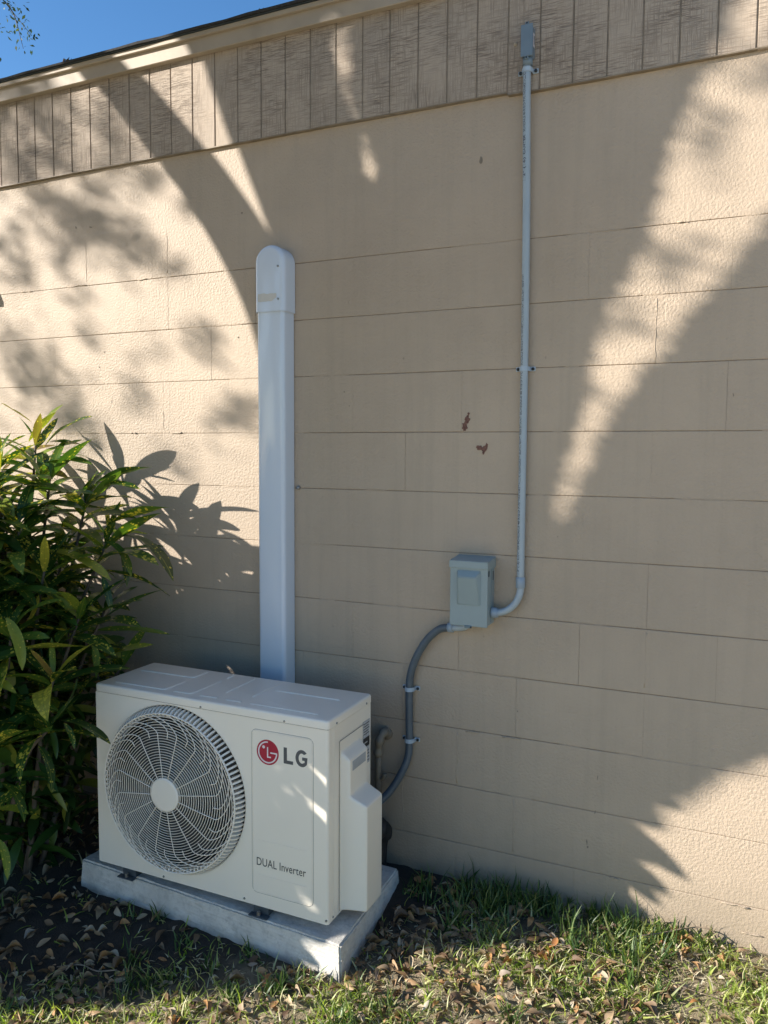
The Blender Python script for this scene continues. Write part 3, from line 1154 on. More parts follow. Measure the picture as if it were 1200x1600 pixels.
for i in range(nb):
    a = 2 * pi * i / nb
    da = .011
    V = []
    for (r, y) in ((FR - .0015, UY0 + .006), (FR - .002, UY0 - .004), (FR - .006, UY0 - .016), (RG + .001, GY)):
        for s_ in (-1, 1):
            V.append((FCX + r * cos(a + s_ * da), y, FCZ + r * sin(a + s_ * da)))
    for (r, y) in ((RG - .012, GY + .006), (FR - .030, UY0 + .006)):
        for s_ in (-1, 1):
            V.append((FCX + r * cos(a + s_ * da * .8), y, FCZ + r * sin(a + s_ * da * .8)))
    F = [(0, 1, 3, 2), (2, 3, 5, 4), (4, 5, 7, 6), (6, 7, 9, 8), (0, 2, 4, 6, 8, 10), (1, 11, 9, 7, 5, 3)]
    acc.add((V, F))
link_grille('drum_slats', acc, M_GRILLE, False)
acc = Acc()
acc.add(disc_prism(FCX, FCZ, .0555, GY - .0165, GY - .006, 48, .0008))
link_grille('hub_cap', acc, M_GRILLE, False)

# feet
for x in (-1.60, -1.07):
    f = bx('foot', (x - .028, x + .028, UY0 + .002, UY1 + .005, .1115, .1375), M_FOOT, UNIT, bev=.002)
    bx('foot_flange', (x - .034, x + .034, UY0 - .020, UY0 + .0015, .1112, .1150), M_FOOT, f, bev=.001)
    from_py('foot_bolt', *tube_data([(x, UY0 - .010, .1150), (x, UY0 - .010, .128)], .006, 6), M_SCREW, f)
# refrigerant connections behind the cover
tube('refrigerant_pipe', catmull([(UX1 + .03, -.33, .30), (UX1 + .025, -.26, .33), (UX1 - .05, -.15, .40), (-1.12, -.09, .55), (-1.29, -.05, .70)], 6), .013, M_RUBBER, UNIT, 8)

# ------------------------------------------------------------------ line set duct
DUCT = thing('line_duct', (-1.3135, 0, .60), 'white plastic pipe duct running up the wall behind the outdoor unit', 'duct')
DX0, DX1 = -1.371, -1.256


def duct_profile(x0, x1, d, r):
    pts = [(x0, -.0025), (x0, -(d - r))]
    for k in range(1, 7):
        a = R(90 * k / 6)
        pts.append((x0 + r * (1 - cos(a)), -(d - r) - r * sin(a)))
    q = [(x1 + x0 - x, y) for x, y in pts[::-1]]
    return pts + q


V, F = [], []
pr = duct_profile(DX0, DX1, .074, .016)
m = len(pr)
nz_ = 40
for j in range(nz_ + 1):
    z = .45 + (2.075 - .45) * j / nz_
    wob = .0005 * sin(z * 9) + .0003 * sin(z * 23)
    for (x, y) in pr:
        V.append((x, y + (wob if y < -.05 else 0), z))
for j in range(nz_):
    for k in range(m - 1):
        F.append((j * m + k, j * m + k + 1, (j + 1) * m + k + 1, (j + 1) * m + k))
F.append(tuple(nz_ * m + k for k in range(m)))
cov = from_py('duct_cover', V, F, M_PVC, DUCT, True)
smooth_by_angle(cov, 50)


def build_cap():
    x0, x1 = DX0 - .005, DX1 + .005
    cx = (x0 + x1) / 2
    rr = (x1 - x0) / 2
    zt = 2.292 - rr
    V, F = [], []

    def outline_pts(inset):
        r = rr - inset
        pts = [(cx - r, 2.056)]
        pts += [(cx - r, 2.056 + (zt - 2.056) * i / 4) for i in range(1, 4)]
        pts += [(cx + r * cos(R(180 - 180 * k / 20)), zt + r * sin(R(180 - 180 * k / 20))) for k in range(21)]
        pts += [(cx + r, 2.056 + (zt - 2.056) * i / 4) for i in range(3, 0, -1)]
        pts += [(cx + r, 2.056)]
        return pts
    prof = [(0, -.002), (0, -.058)] + [(.018 * (1 - cos(R(90 * k / 6))), -.060 - .020 * sin(R(90 * k / 6))) for k in range(1, 7)]
    rows = [outline_pts(i) for i, _ in prof]
    m = len(rows[0])
    for (ins, y), row in zip(prof, rows):
        V += [(x, y, z) for x, z in row]
    for j in range(len(prof) - 1):
        for k in range(m - 1):
            F.append((j * m + k, j * m + k + 1, (j + 1) * m + k + 1, (j + 1) * m + k))
    F.append(tuple((len(prof) - 1) * m + k for k in range(m)))
    # lower edge thickness
    c = from_py('end_cap', V, F, M_PVC, DUCT, True)
    smooth_by_angle(c, 50)
    for x, z in ((DX1 - .018, 2.212), (DX1 - .018, 2.098)):
        from_py('screw', *disc_prism(x, z, .0038, -.0835, -.0795, 12), M_SCREW, c)
    from_py('screw', *side_disc(-.045, 2.10, .0035, DX0 - .004, DX0 - .0075), M_SCREW, c)
    # strip of old tape wrapped round the cap
    n = 14
    V, F = [], []
    for i in range(n + 1):
        x = DX0 + .012 + (.078) * i / n
        top = 2.121 - .004 * (i / n) + random.uniform(-.0015, .0015)
        bot = 2.092 + (.012 * max(0, i / n - .75) * 4) + random.uniform(-.001, .001)
        V += [(x, -.0806, bot), (x, -.0806, top)]
    for i in range(n):
        F.append((2 * i, 2 * i + 2, 2 * i + 3, 2 * i + 1))
    from_py('tape_strip', V, F, M_TAPE, c)


build_cap()


# ------------------------------------------------------------------ clips used on conduit and whip
def clip(parent, cx, cy, z, r, wall_y):
    """band round a pipe at (cx, z) with two ears screwed to the wall"""
    w = .007
    V, F = [], []
    n = 12
    for j, zz in enumerate((z - w, z + w)):
        for k in range(n + 1):
            a = pi * k / n
            V.append((cx - (r + .0018) * cos(a), cy - (r + .0018) * sin(a), zz))
        for k in range(n + 1):
            a = pi * k / n
            V.append((cx - (r + .0003) * cos(a), cy - (r + .0003) * sin(a), zz))
    m = 2 * (n + 1)
    for k in range(n):
        F.append((k, k + 1, m + k + 1, m + k))
        F.append((k, n + 1 + k, n + 2 + k, k + 1))
        F.append((m + k, m + k + 1, m + n + 2 + k, m + n + 1 + k))
    acc = Acc().add((V, F))
    for s in (-1, 1):
        ex = cx + s * (r + .0018)
        bmv = bmesh.new()
        box(bmv, min(ex, ex + s * .0175), max(ex, ex + s * .0175), wall_y - .005, wall_y - .0008, z - w, z + w, .0008)
        acc.add(([v.co.copy() for v in bmv.verts], [tuple(v.index for v in f.verts) for f in bmv.faces]))
        bmv.free()
        bmv = bmesh.new()
        box(bmv, min(ex, ex + s * .002), max(ex, ex + s * .002), cy, wall_y - .0009, z - w, z + w)
        acc.add(([v.co.copy() for v in bmv.verts], [tuple(v.index for v in f.verts) for f in bmv.faces]))
        bmv.free()
    st = from_py('strap', acc.v, acc.f, M_CLIP, parent)
    for s in (-1, 1):
        from_py('screw', *disc_prism(cx + s * (r + .0120), z, .0052, wall_y - .0095, wall_y - .0048, 12, .001), M_BSCREW, st, True)


# ------------------------------------------------------------------ rigid conduit up the wall
CR = .0122
CXt, CXb = -.399, -.392
CND = thing('conduit', (-.395, -.02, 1.12), 'thin grey rigid conduit with black lettering rising up the wall above the disconnect box', 'conduit')
cy = -.0215


def cpt(z):
    t = (z - 1.13) / (2.75 - 1.13)
    yy = cy - (.0125 if z > 2.66 else .0125 * max(0, (z - 2.35) / .31))
    return Vector((CXb + (CXt - CXb) * t + .0012 * sin(z * 4), yy, z))


tube('pipe', [cpt(1.13 + (2.752 - 1.13) * i / 40) for i in range(41)], CR, M_CONDUIT, CND, 16)
tube('coupling', [cpt(1.118), cpt(1.120), cpt(1.152), cpt(1.154)], [CR + .001, CR + .0028, CR + .0028, CR + .001], M_FITTING, CND, 16)
ex = CXb
el = []
for k in range(13):
    a = R(90 * k / 12)
    el.append(Vector((ex - .082 * (1 - cos(a)), cy - .012 * k / 12, 1.120 - .088 * sin(a))))
el = [Vector((ex, cy, 1.130))] + el + [Vector((-.486, cy - .0125, 1.032))]
tube('elbow', el, CR - .0006, M_CONDUIT, CND, 16)
tube('box_connector', [(-.4845, cy - .0125, 1.032), (-.482, cy - .0125, 1.032), (-.470, cy - .0125, 1.032), (-.468, cy - .0125, 1.032), (-.462, cy - .0125, 1.032)], [.0175, .0175, .0175, .0148, .0148], M_FITTING, CND, 16)
clip(CND, cpt(1.825).x, cpt(1.825).y, 1.825, CR, 0)
clip(CND, cpt(2.737).x, cpt(2.737).y, 2.737, CR, -.0135)


def conduit_text(body, z0, z1, bold=False):
    me, co = text_mesh(body, .0118, z1 - z0, 1.0, 0.0005 if bold else .0002)
    # text advances upwards; letter height wraps round the pipe, on the side facing left of the front
    z = z0 + co[:, 0]
    th = R(-116 if z0 > 2.3 else -124) - (co[:, 1] - .004) / CR
    c = np.array([cpt(q) for q in z])
    r = CR + .0002
    out = np.stack([c[:, 0] + r * np.cos(th), c[:, 1] + r * np.sin(th), z], 1)
    me.vertices.foreach_set('co', out.ravel())
    me.update()
    link('pipe_lettering', me, M_TEXT, CND)


conduit_text('1/2" (16)', 2.405, 2.475)
conduit_text('CANTEX', 2.484, 2.543, True)
conduit_text('SCHEDULE 40 RIGID PVC NONMETALLIC', 2.552, 2.726)
conduit_text('SCHEDULE 40 RIGID PVC NONMETALLIC CONDUIT SUNLIGHT RESISTANT', 1.836, 2.120)
conduit_text('1/2" (16) CANTEX SCHEDULE 40 RIGID PVC NONMETALLIC CONDUIT SUNLIGHT RESISTANT SCHEDULE 40 RIGID PVC', 1.165, 1.815)

# ------------------------------------------------------------------ junction box at the top of the conduit
JB = thing('junction_box', (-.398, -.03, 2.80), 'small grey conduit fitting with a cover plate on the siding at the conduit top', 'electrical box')
jx0, jx1, jz0, jz1 = -.4155, -.3805, 2.772, 2.862
bx('body', (jx0 + .001, jx1 - .001, -.0515, -.0138, jz0, jz1), M_JBOX, JB, bev=.004, seg=3)
pl = bx('cover_plate', (jx0 - .001, jx1 + .001, -.0548, -.0517, jz0 - .002, jz1 + .002), M_JBOX, JB, bev=.0012, seg=2)
for z in (jz0 - .0055, jz1 + .0055):
    bx('screw_tab', ((jx0 + jx1) / 2 - .006, (jx0 + jx1) / 2 + .006, -.0540, -.0480, min(z - .004, z + .004), max(z - .004, z + .004)), M_JBOX, pl, bev=.0015)
    from_py('screw', *disc_prism((jx0 + jx1) / 2, z, .0026, -.0556, -.0541, 8), M_BSCREW, pl)
from_py('hub', *tube_data([(-.3985, -.034, 2.750), (-.3985, -.034, 2.7722)], [.0158, .0152], 16), M_JBOX, JB, True)
st = bx('white_sticker', (jx1 - .0006, jx1 + .0002, -.040, -.026, 2.802, 2.842), M_LOGO_WHITE, JB, bev=.0002)
bx('sticker_print', (jx1 + .0003, jx1 + .0005, -.036, -.030, 2.809, 2.835), M_BLACK, st)

# ------------------------------------------------------------------ disconnect box
DB = thing('disconnect_box', (-.548, -.045, .99), 'grey green metal disconnect box with a raised door panel on the wall', 'electrical box')
X0, X1, Z0, Z1, YF = -.612, -.484, .990, 1.208, -.088
bx('enclosure', (X0 + .0025, X1 - .0025, YF + .010, -.0006, Z0 + .002, Z1 - .003), M_BOX, DB, bev=.0015)
door = bx('door', (X0, X1, YF, YF + .0095, Z0, Z1 - .022), M_BOX, DB, bev=.002, seg=2)
# hood over the door
V = [(X0 - .002, YF - .006, Z1 - .026), (X1 + .002, YF - .006, Z1 - .026), (X1 + .002, YF - .006, Z1 - .003), (X0 - .002, YF - .006, Z1 - .003),
     (X0 - .002, -.0008, Z1 + .006), (X1 + .002, -.0008, Z1 + .006), (X1 + .002, -.0008, Z1 - .030), (X0 - .002, -.0008, Z1 - .030),
     (X0 - .002, YF + .010, Z1 - .030), (X1 + .002, YF + .010, Z1 - .030)]
F = [(0, 1, 2, 3), (3, 2, 5, 4), (1, 9, 6, 5, 2), (0, 3, 4, 7, 8), (8, 9, 1, 0), (4, 5, 6, 7), (7, 6, 9, 8)]
bm = bmesh.new()
vs = [bm.verts.new(v) for v in V]
for f in F: bm.faces.new([vs[i] for i in f])
bmesh.ops.recalc_face_normals(bm, faces=bm.faces[:])
bmesh.ops.bevel(bm, geom=bm.edges[:], offset=.0015, segments=2, affect='EDGES')
from_bm('hood', bm, M_BOX, DB)
# raised wedge pressed in the door
a0, a1, c0, c1 = X0 + .024, X1 - .022, Z0 + .068, Z1 - .032
b0, b1, d1 = a0 + .009, a1 - .013, c1 - .022
V = [(a0, YF, c0), (a1, YF, c0), (a1, YF, c1), (a0, YF, c1), (b0, YF - .020, d1), (b1, YF - .020, d1), (b1 + .008, YF - .003, c0 + .004), (b0 - .005, YF - .003, c0 + .004),
     (a0, YF + .002, c0), (a1, YF + .002, c0), (a1, YF + .002, c1), (a0, YF + .002, c1)]
F = [(7, 6, 5, 4), (4, 5, 2, 3), (5, 6, 1, 2), (7, 4, 3, 0), (0, 1, 6, 7), (0, 8, 9, 1), (1, 9, 10, 2), (2, 10, 11, 3), (3, 11, 8, 0)]
bm = bmesh.new()
vs = [bm.verts.new(v) for v in V]
for f in F: bm.faces.new([vs[i] for i in f])
bmesh.ops.recalc_face_normals(bm, faces=bm.faces[:])
bmesh.ops.bevel(bm, geom=bm.edges[:], offset=.0022, segments=2, affect='EDGES')
wd = from_bm('raised_panel', bm, M_BOX, door)
smooth_by_angle(wd, 25)
for x in (X0 - .0006, X1 - .0014):
    bx('hinge_slot', (x, x + .002, YF + .012, YF + .018, Z1 - .052, Z1 - .034), M_BLACK, DB)
bx('side_slot', (X1 - .0026, X1 - .0018, -.022, -.016, Z1 - .070, Z1 - .040), M_BLACK, DB)
bx('side_seam', (X1 - .0026, X1 - .0016, -.040, -.038, Z0 + .01, Z1 - .032), M_BOXD, DB)
hs = bx('hasp', (-.560, -.536, YF - .003, YF + .004, Z0 - .006, Z0 + .003), M_BOXD, door, bev=.001)
from_py('hasp_hole', *disc_prism(-.538, Z0 - .002, .0028, YF - .0040, YF - .0028, 10), M_BLACK, hs)

# ------------------------------------------------------------------ flexible whip
WH = thing('flexible_whip', (-.78, -.03, .34), 'dark grey flexible electrical conduit curving from the disconnect box down behind the unit', 'conduit')
tube('elbow_fitting', catmull([(-.566, -.045, .990), (-.572, -.045, .978), (-.592, -.042, .972), (-.618, -.038, .969)], 5), .0115, M_CONDUIT, WH, 14)
tube('gland_nut', [(-.616, -.038, .969), (-.6162, -.038, .969), (-.634, -.037, .9675), (-.6342, -.037, .9675)], [.012, .0165, .0165, .012], M_FITTING, WH, 12)
wp = catmull([(-.632, -.037, .9675), (-.668, -.034, .957), (-.712, -.030, .917), (-.752, -.027, .853), (-.776, -.024, .785), (-.7815, -.022, .725), (-.781, -.022, .64), (-.780, -.022, .545), (-.783, -.026, .488), (-.803, -.042, .428), (-.838, -.066, .365), (-.885, -.105, .318), (-.93, -.15, .30)], 10)
tube('hose', wp, .0133, M_WHIP, WH, 14)
clip(WH, -.781, -.022, .732, .0133, 0)
clip(WH, -.780, -.022, .548, .0133, 0)

# ------------------------------------------------------------------ old pipe and drain behind the unit
VP = thing('wall_tap', (-.89, -.03, .36), 'beige painted old tap pipe fixed to the wall behind the outdoor unit', 'tap')
from_py('wall_plate', *disc_prism(-.876, .552, .023, -.010, -.0005, 20, .003), M_PIPE, VP, True)
tube('valve_head', catmull([(-.876, -.012, .560), (-.878, -.035, .558), (-.884, -.045, .535), (-.888, -.045, .505), (-.890, -.042, .480)], 5), [.0150 + .003 * sin(i * .8) for i in range(20)] + [.012], M_PIPE, VP, 12)
tube('riser', [(-.889, -.042, .50), (-.890, -.042, .44), (-.889, -.041, .40), (-.889, -.041, .36), (-.888, -.04, -.02)], [.0125, .0115, .0125, .012, .012], M_PIPE, VP, 10)
tube('side_spout', catmull([(-.889, -.042, .405), (-.872, -.046, .402), (-.862, -.05, .414), (-.861, -.05, .424)], 4), .0085, M_PIPE, VP, 8)
DR = thing('drain_elbow', (-.86, -.07, .20), 'black rubber drain elbow low behind the right end of the unit', 'pipe')
tube('elbow_body', catmull([(-.93, -.15, .20), (-.895, -.11, .215), (-.868, -.075, .235), (-.858, -.055, .215), (-.868, -.055, .16), (-.875, -.055, .02)], 5), [.034] * 6 + [.036] * 6 + [.028] * 6 + [.020] * 8, M_RUBBER, DR, 12)

sc = from_py('wall_anchor', *disc_prism(-1.238, 1.424, .0075, -.010, .001, 12, .002), M_SCREW, None, True)
tag(sc, 'small steel anchor head in the mortar joint just right of the white duct', 'screw')
sc = from_py('siding_nail', *disc_prism(-.4435, 2.832, .006, -.0165, -.011, 10, .002), M_FASCIA, None, True)
tag(sc, 'painted nail head on the siding left of the small conduit fitting', 'nail')

# unseen hood of guessed kind, added to throw the shadow at the left edge
FL = thing('unseen_fixture', (-2.93, -.05, 2.33), 'grey metal vent hood added on the wall beyond the left edge for its shadow', 'fixture')
V = [(-3.13, -.005, 2.47), (-2.885, -.005, 2.47), (-3.13, -.005, 2.26), (-2.885, -.005, 2.26), (-3.13, -.10, 2.28), (-2.885, -.10, 2.28), (-3.13, -.10, 2.26), (-2.885, -.10, 2.26)]
F = [(0, 1, 5, 4), (4, 5, 7, 6), (0, 4, 6, 2), (1, 3, 7, 5), (6, 7, 3, 2), (0, 2, 3, 1)]
from_py('hood', V, F, M_BOX, FL)
bx('flange', (-3.15, -2.865, -.006, -.0012, 2.24, 2.49), M_BOX, FL)

# ------------------------------------------------------------------ leaves, grass and litter
def leaf_mesh(name, L, W, nseg=7, droop=.25, fold=.25, wave=.0, mat=None, tipw=.75, curl=0.0):
    """long leaf along +Y, folded at the midrib, arching down; 3 verts per station"""
    V, F = [], []
    for i in range(nseg + 1):
        t = i / nseg
        w = W * .5 * (sin(pi * min(1, t * .97 + .03)) ** tipw)
        if i == 0: w = W * .06
        if i == nseg: w = W * .01
        a = droop * t
        y = L * (sin(a) / droop if abs(droop) > 1e-4 else t) if abs(droop) > 1e-4 else L * t
        z = -L * (1 - cos(a)) / droop if abs(droop) > 1e-4 else 0
        wz = wave * sin(t * 9) * W
        V += [(-w, y, z + w * fold + wz + curl * w), (0, y, z), (w, y, z + w * fold - wz + curl * w)]
    for i in range(nseg):
        a = 3 * i
        F += [(a, a + 1, a + 4, a + 3), (a + 1, a + 2, a + 5, a + 4)]
    me = bpy.data.meshes.new(name)
    me.from_pydata(V, [], F)
    me.update()
    me.polygons.foreach_set('use_smooth', [True] * len(me.polygons))
    if mat: me.materials.append(mat)
    return me


def aim(base, tip, roll=0.0):
    """matrix taking +Y to the direction base->tip, +Z as near up as possible"""
    d = (Vector(tip) - Vector(base)).normalized()
    ref = Vector((0, 0, 1))
    if abs(d.z) > .95: ref = Vector((1, 0, 0))
    x = d.cross(ref).normalized()
    z = x.cross(d)
    m = Matrix((x, d, z)).transposed()
    return m @ Matrix.Rotation(roll, 3, 'Y')


# ---- croton shrub
SHRUB = thing('croton_shrub', (-2.25, -.5, float(gz(-2.25, -.5))), 'dark green gold spotted croton shrub against the wall left of the unit', 'shrub')
unit_leaf = [leaf_mesh('leaf', 1.0, w, 8, dr, fo, wv, M_CROTON, tw) for (w, dr, fo, wv, tw) in
             [(.20, .5, .30, .05, .72), (.225, .9, .25, .04, .7), (.15, .25, .4, .06, .8), (.21, 1.2, .2, .05, .7), (.24, .6, .22, .04, .68), (.17, .05, .35, .07, .78)]]
n_leaf = 0
MASS = Acc()


def place_leaf(base, tip, kind=None, roll=None, hero=True):
    global n_leaf
    base, tip = Vector(base), Vector(tip)
    L = (tip - base).length
    k = random.randrange(6) if kind is None else kind
    ang = random.uniform(-.6, .6) if roll is None else roll
    dr = [.5, .9, .25, 1.2, .6, .05][k]
    # lift the start so that the arched tip lands near the target
    lift = L * (1 - cos(dr)) / max(dr, .05) * .9
    tgt = tip + Vector((0, 0, lift))
    m = aim(base, tgt, ang)
    Ls = (tgt - base).length
    if n_leaf < 300:
        o = bpy.data.objects.new('leaf', unit_leaf[k])
        COL.objects.link(o)
        o.parent = SHRUB
        mw = m.to_4x4() @ Matrix.Scale(Ls, 4)
        mw.translation = base - SHRUB.location
        o.matrix_local = mw
        n_leaf += 1
    else:
        me = unit_leaf[k]
        vs = [base + m @ (v.co * Ls) for v in me.vertices]
        MASS.add((vs, [tuple(p.vertices) for p in me.polygons]))


HERO = [((-2.413, -0.15, 1.669), (-2.559, -0.17, 1.749)), ((-2.378, -0.2, 1.59), (-2.206, -0.22, 1.707)), ((-2.306, -0.18, 1.578), (-2.094, -0.2, 1.689)),
        ((-2.306, -0.16, 1.591), (-2.088, -0.18, 1.576)), ((-2.395, -0.2, 1.616), (-2.5, -0.22, 1.564)), ((-2.278, -0.22, 1.509), (-2.03, -0.24, 1.507)),
        ((-2.128, -0.2, 1.34), (-1.999, -0.22, 1.48)), ((-2.046, -0.18, 1.429), (-1.749, -0.2, 1.498)), ((-2.01, -0.2, 1.425), (-1.809, -0.22, 1.414)),
        ((-1.941, -0.22, 1.279), (-1.63, -0.24, 1.354)), ((-1.888, -0.25, 1.235), (-1.524, -0.27, 1.118)), ((-1.888, -0.3, 1.223), (-1.69, -0.32, 1.08)),
        ((-2.045, -0.25, 1.34), (-1.798, -0.27, 1.393)), ((-2.302, -0.4, 1.588), (-2.024, -0.42, 1.461)), ((-2.367, -0.35, 1.477), (-2.111, -0.37, 1.434)),
        ((-2.108, -0.3, 1.322), (-2.2, -0.32, 1.393)), ((-1.879, -0.75, 1.021), (-1.735, -0.77, 0.809)), ((-1.751, -0.66, 0.676), (-1.51, -0.68, 0.649)),
        ((-1.754, -0.75, 0.621), (-1.615, -0.77, 0.465)), ((-1.809, -0.85, 0.53), (-1.622, -0.87, 0.45)), ((-1.695, -0.95, 0.415), (-1.616, -0.97, 0.296)),
        ((-1.738, -0.6, 0.801), (-1.744, -0.62, 0.68)), ((-2.013, -0.3, 0.732), (-1.686, -0.32, 0.857)), ((-2.016, -0.45, 1.197), (-1.691, -0.47, 1.118)),
        ((-2.187, -0.45, 1.329), (-1.858, -0.47, 1.365)), ((-2.176, -0.5, 1.368), (-2.066, -0.52, 1.286)), ((-2.128, -0.45, 1.19), (-1.853, -0.47, 1.168)),
        ((-2.067, -0.6, 1.121), (-1.883, -0.62, 1.007)), ((-1.859, -0.35, 1.101), (-1.79, -0.37, 0.946)), ((-1.98, -0.2, 1.345), (-1.942, -0.22, 1.237)),
        ((-1.886, -0.22, 1.178), (-1.825, -0.24, 1.014)), ((-1.958, -0.55, 1.055), (-1.989, -0.57, 0.875)), ((-1.802, -0.45, 0.754), (-1.764, -0.47, 0.877)),
        ((-1.721, -0.7, 0.725), (-1.897, -0.72, 0.727)), ((-1.694, -0.7, 0.687), (-1.609, -0.72, 0.603))]
hk = [5, 2, 0, 5, 2, 0, 5, 2, 0, 2, 3, 3, 0, 0, 0, 5, 1, 0, 1, 1, 4, 0, 2, 0, 0, 1, 0, 1, 0, 0, 0, 0, 0, 0, 1]
for (b, t), k in zip(HERO, hk):
    place_leaf(b, t, k, random.uniform(-.5, .5))
# stems carrying whorls of leaves
stems = [  # (tip x, y, z, leaf length, leaves)
    (-2.36, -.18, 1.60, .20, 13), (-2.20, -.26, 1.46, .22, 14), (-2.04, -.24, 1.36, .22, 13), (-1.90, -.28, 1.22, .24, 14), (-2.30, -.42, 1.50, .22, 14), (-2.12, -.48, 1.30, .22, 14),
    (-1.98, -.50, 1.14, .22, 14), (-1.86, -.46, .98, .22, 13), (-2.10, -.66, 1.12, .22, 14), (-1.94, -.68, .96, .21, 13), (-1.82, -.62, .80, .20, 12), (-2.00, -.82, .84, .21, 13), (-1.84, -.84, .64, .19, 12),
    (-1.76, -.70, .66, .17, 10), (-2.10, -.30, 1.16, .20, 12), (-2.28, -.60, 1.30, .22, 12), (-1.90, -.30, .96, .20, 12), (-1.86, -.26, .74, .20, 11), (-2.05, -.45, .70, .2, 11), (-1.80, -.90, .44, .16, 9),
    # further left, mostly out of the picture
    (-2.55, -.20, 1.48, .20, 14), (-2.55, -.45, 1.42, .20, 14), (-2.45, -.70, 1.40, .22, 14), (-2.35, -.90, 1.10, .22, 14), (-2.20, -1.0, .80, .2, 12), (-2.75, -.3, 1.36, .20, 14), (-2.8, -.6, 1.25, .20, 14),
    (-2.30, -.30, 1.05, .22, 13), (-2.15, -.72, .55, .2, 12), (-2.65, -.9, 1.15, .22, 13), (-3.0, -.4, 1.15, .22, 13), (-3.05, -.7, 1.2, .22, 13), (-2.5, -.5, .9, .22, 12), (-2.45, -.25, 1.3, .22, 14), (-2.2, -.25, .8, .22, 12)]
rs_ = random.Random(5)
for (x, y, z, LL, nl) in stems:
    base = Vector((-2.32 + (x + 2.32) * .35 + rs_.uniform(-.08, .08), -.48 + (y + .48) * .3 + rs_.uniform(-.05, .05), 0))
    base.z = float(gz(base.x, base.y)) - .01
    tip = Vector((x, y, z))
    mid = base.lerp(tip, .55) + Vector((0, 0, .12))
    P = catmull([base, mid, tip], 6)
    tube('stem', P, lerp_r(.011, .0045, len(P)), M_BARK, SHRUB, 6)
    golden = rs_.uniform(0, 6)
    for i in range(nl):
        t = i / nl
        golden += 2.4
        p = P[-1].lerp(P[-3], t) if len(P) > 3 else tip
        el_ = .95 - 1.35 * t + rs_.uniform(-.2, .2)
        d = Vector((cos(golden) * cos(el_), sin(golden) * cos(el_), sin(el_)))
        L = LL * rs_.uniform(.75, 1.15) * (.7 + .5 * min(1, t * 2))
        q = p + d * L
        if q.y > -.02: q.y = -.02 - rs_.uniform(0, .02)
        # keep the crown out of the air conditioner
        if q.x > -1.76 and q.z < .80 and q.y > -.60: continue
        if q.x > -1.55 and q.z < 1.0: continue
        if (q.x > -1.60): q.x = -1.60 - rs_.uniform(0, .1)
        place_leaf(p, q)
for _ in range(4200):
    while True:
        a = Vector((rs_.uniform(-1, 1), rs_.uniform(-1, 1), rs_.uniform(-1, 1)))
        if a.length < 1: break
    p = Vector((-2.50 + a.x * .66, -.48 + a.y * .42, .62 + a.z * .76))
    if p.x > -1.92 - .10 * max(0, p.z - 1.0) * 4 or p.y > -.04 or p.z < .05: continue
    d = Vector((rs_.gauss(0, 1), rs_.gauss(0, 1), rs_.gauss(-.2, .7))).normalized()
    L = rs_.uniform(.11, .20)
    q = p + d * L
    if q.y > -.02: q.y = -.02
    if q.x > -1.80: continue
    place_leaf(p, q)
if MASS.v:
    tag(from_py('foliage', MASS.v, MASS.f, M_CROTON_M, SHRUB, True), kind='stuff')


# ---- numpy scatterers
def scatter(name, tmpl_v, tmpl_f, pos, yaw, pitch, rollv, scale, mat, parent=None, stuff=True):
    tv = np.array(tmpl_v)
    n, m = len(pos), len(tv)
    cyw, syw = np.cos(yaw), np.sin(yaw)
    cp, sp = np.cos(pitch), np.sin(pitch)
    cr, sr = np.cos(rollv), np.sin(rollv)
    v = tv[None] * np.asarray(scale).reshape(n, 1, -1)
    x, y, z = v[..., 0], v[..., 1], v[..., 2]
    x, z = x * cr[:, None] + z * sr[:, None], -x * sr[:, None] + z * cr[:, None]
    y, z = y * cp[:, None] - z * sp[:, None], y * sp[:, None] + z * cp[:, None]
    x, y = x * cyw[:, None] - y * syw[:, None], x * syw[:, None] + y * cyw[:, None]
    V = np.stack([x, y, z], -1) + pos[:, None, :]
    F = (np.array(tmpl_f)[None] + (np.arange(n) * m)[:, None, None]).reshape(-1, len(tmpl_f[0]))
    me = bpy.data.meshes.new(name)
    me.vertices.add(n * m)
    me.vertices.foreach_set('co', V.ravel())
    k = F.shape[1]
    me.loops.add(F.size)
    me.loops.foreach_set('vertex_index', F.ravel().astype(np.int32))
    me.polygons.add(len(F))
    me.polygons.foreach_set('loop_start', np.arange(0, F.size, k, dtype=np.int32))
    me.polygons.foreach_set('loop_total', np.full(len(F), k, dtype=np.int32))
    me.polygons.foreach_set('use_smooth', np.ones(len(F), dtype=bool))
    me.update(calc_edges=True)
    me.validate()
    o = link(name, me, mat, parent)
    if stuff: tag(o, kind='stuff')
    return o


BLADE_V = [(-.5, 0, 0), (.5, 0, 0), (-.42, .10, .42), (.42, .10, .42), (-.26, .32, .78), (.26, .32, .78), (-.03, .62, 1.0), (.03, .62, 1.0)]
BLADE_F = [(0, 1, 3, 2), (2, 3, 5, 4), (4, 5, 7, 6)]
PAD = [(-1.86, -.53), (-.76, -.585), (-.76, -.04), (-1.83, .0)]


def in_pad(x, y):
    return (x > -1.855) & (x < -.758) & (y > -.515 - .053 * (x + 1.84) - .012)


def vnoise(x, y, s, seed):
    r = np.random.default_rng(seed)
    g = r.random((64, 64))
    u, v = (x * s) % 64, (y * s) % 64
    i, j = np.floor(u).astype(int), np.floor(v).astype(int)
    fu, fv = u - i, v - j
    fu, fv = fu * fu * (3 - 2 * fu), fv * fv * (3 - 2 * fv)
    a = g[i % 64, j % 64] * (1 - fu) + g[(i + 1) % 64, j % 64] * fu
    b = g[i % 64, (j + 1) % 64] * (1 - fu) + g[(i + 1) % 64, (j + 1) % 64] * fu
    return a * (1 - fv) + b * fv


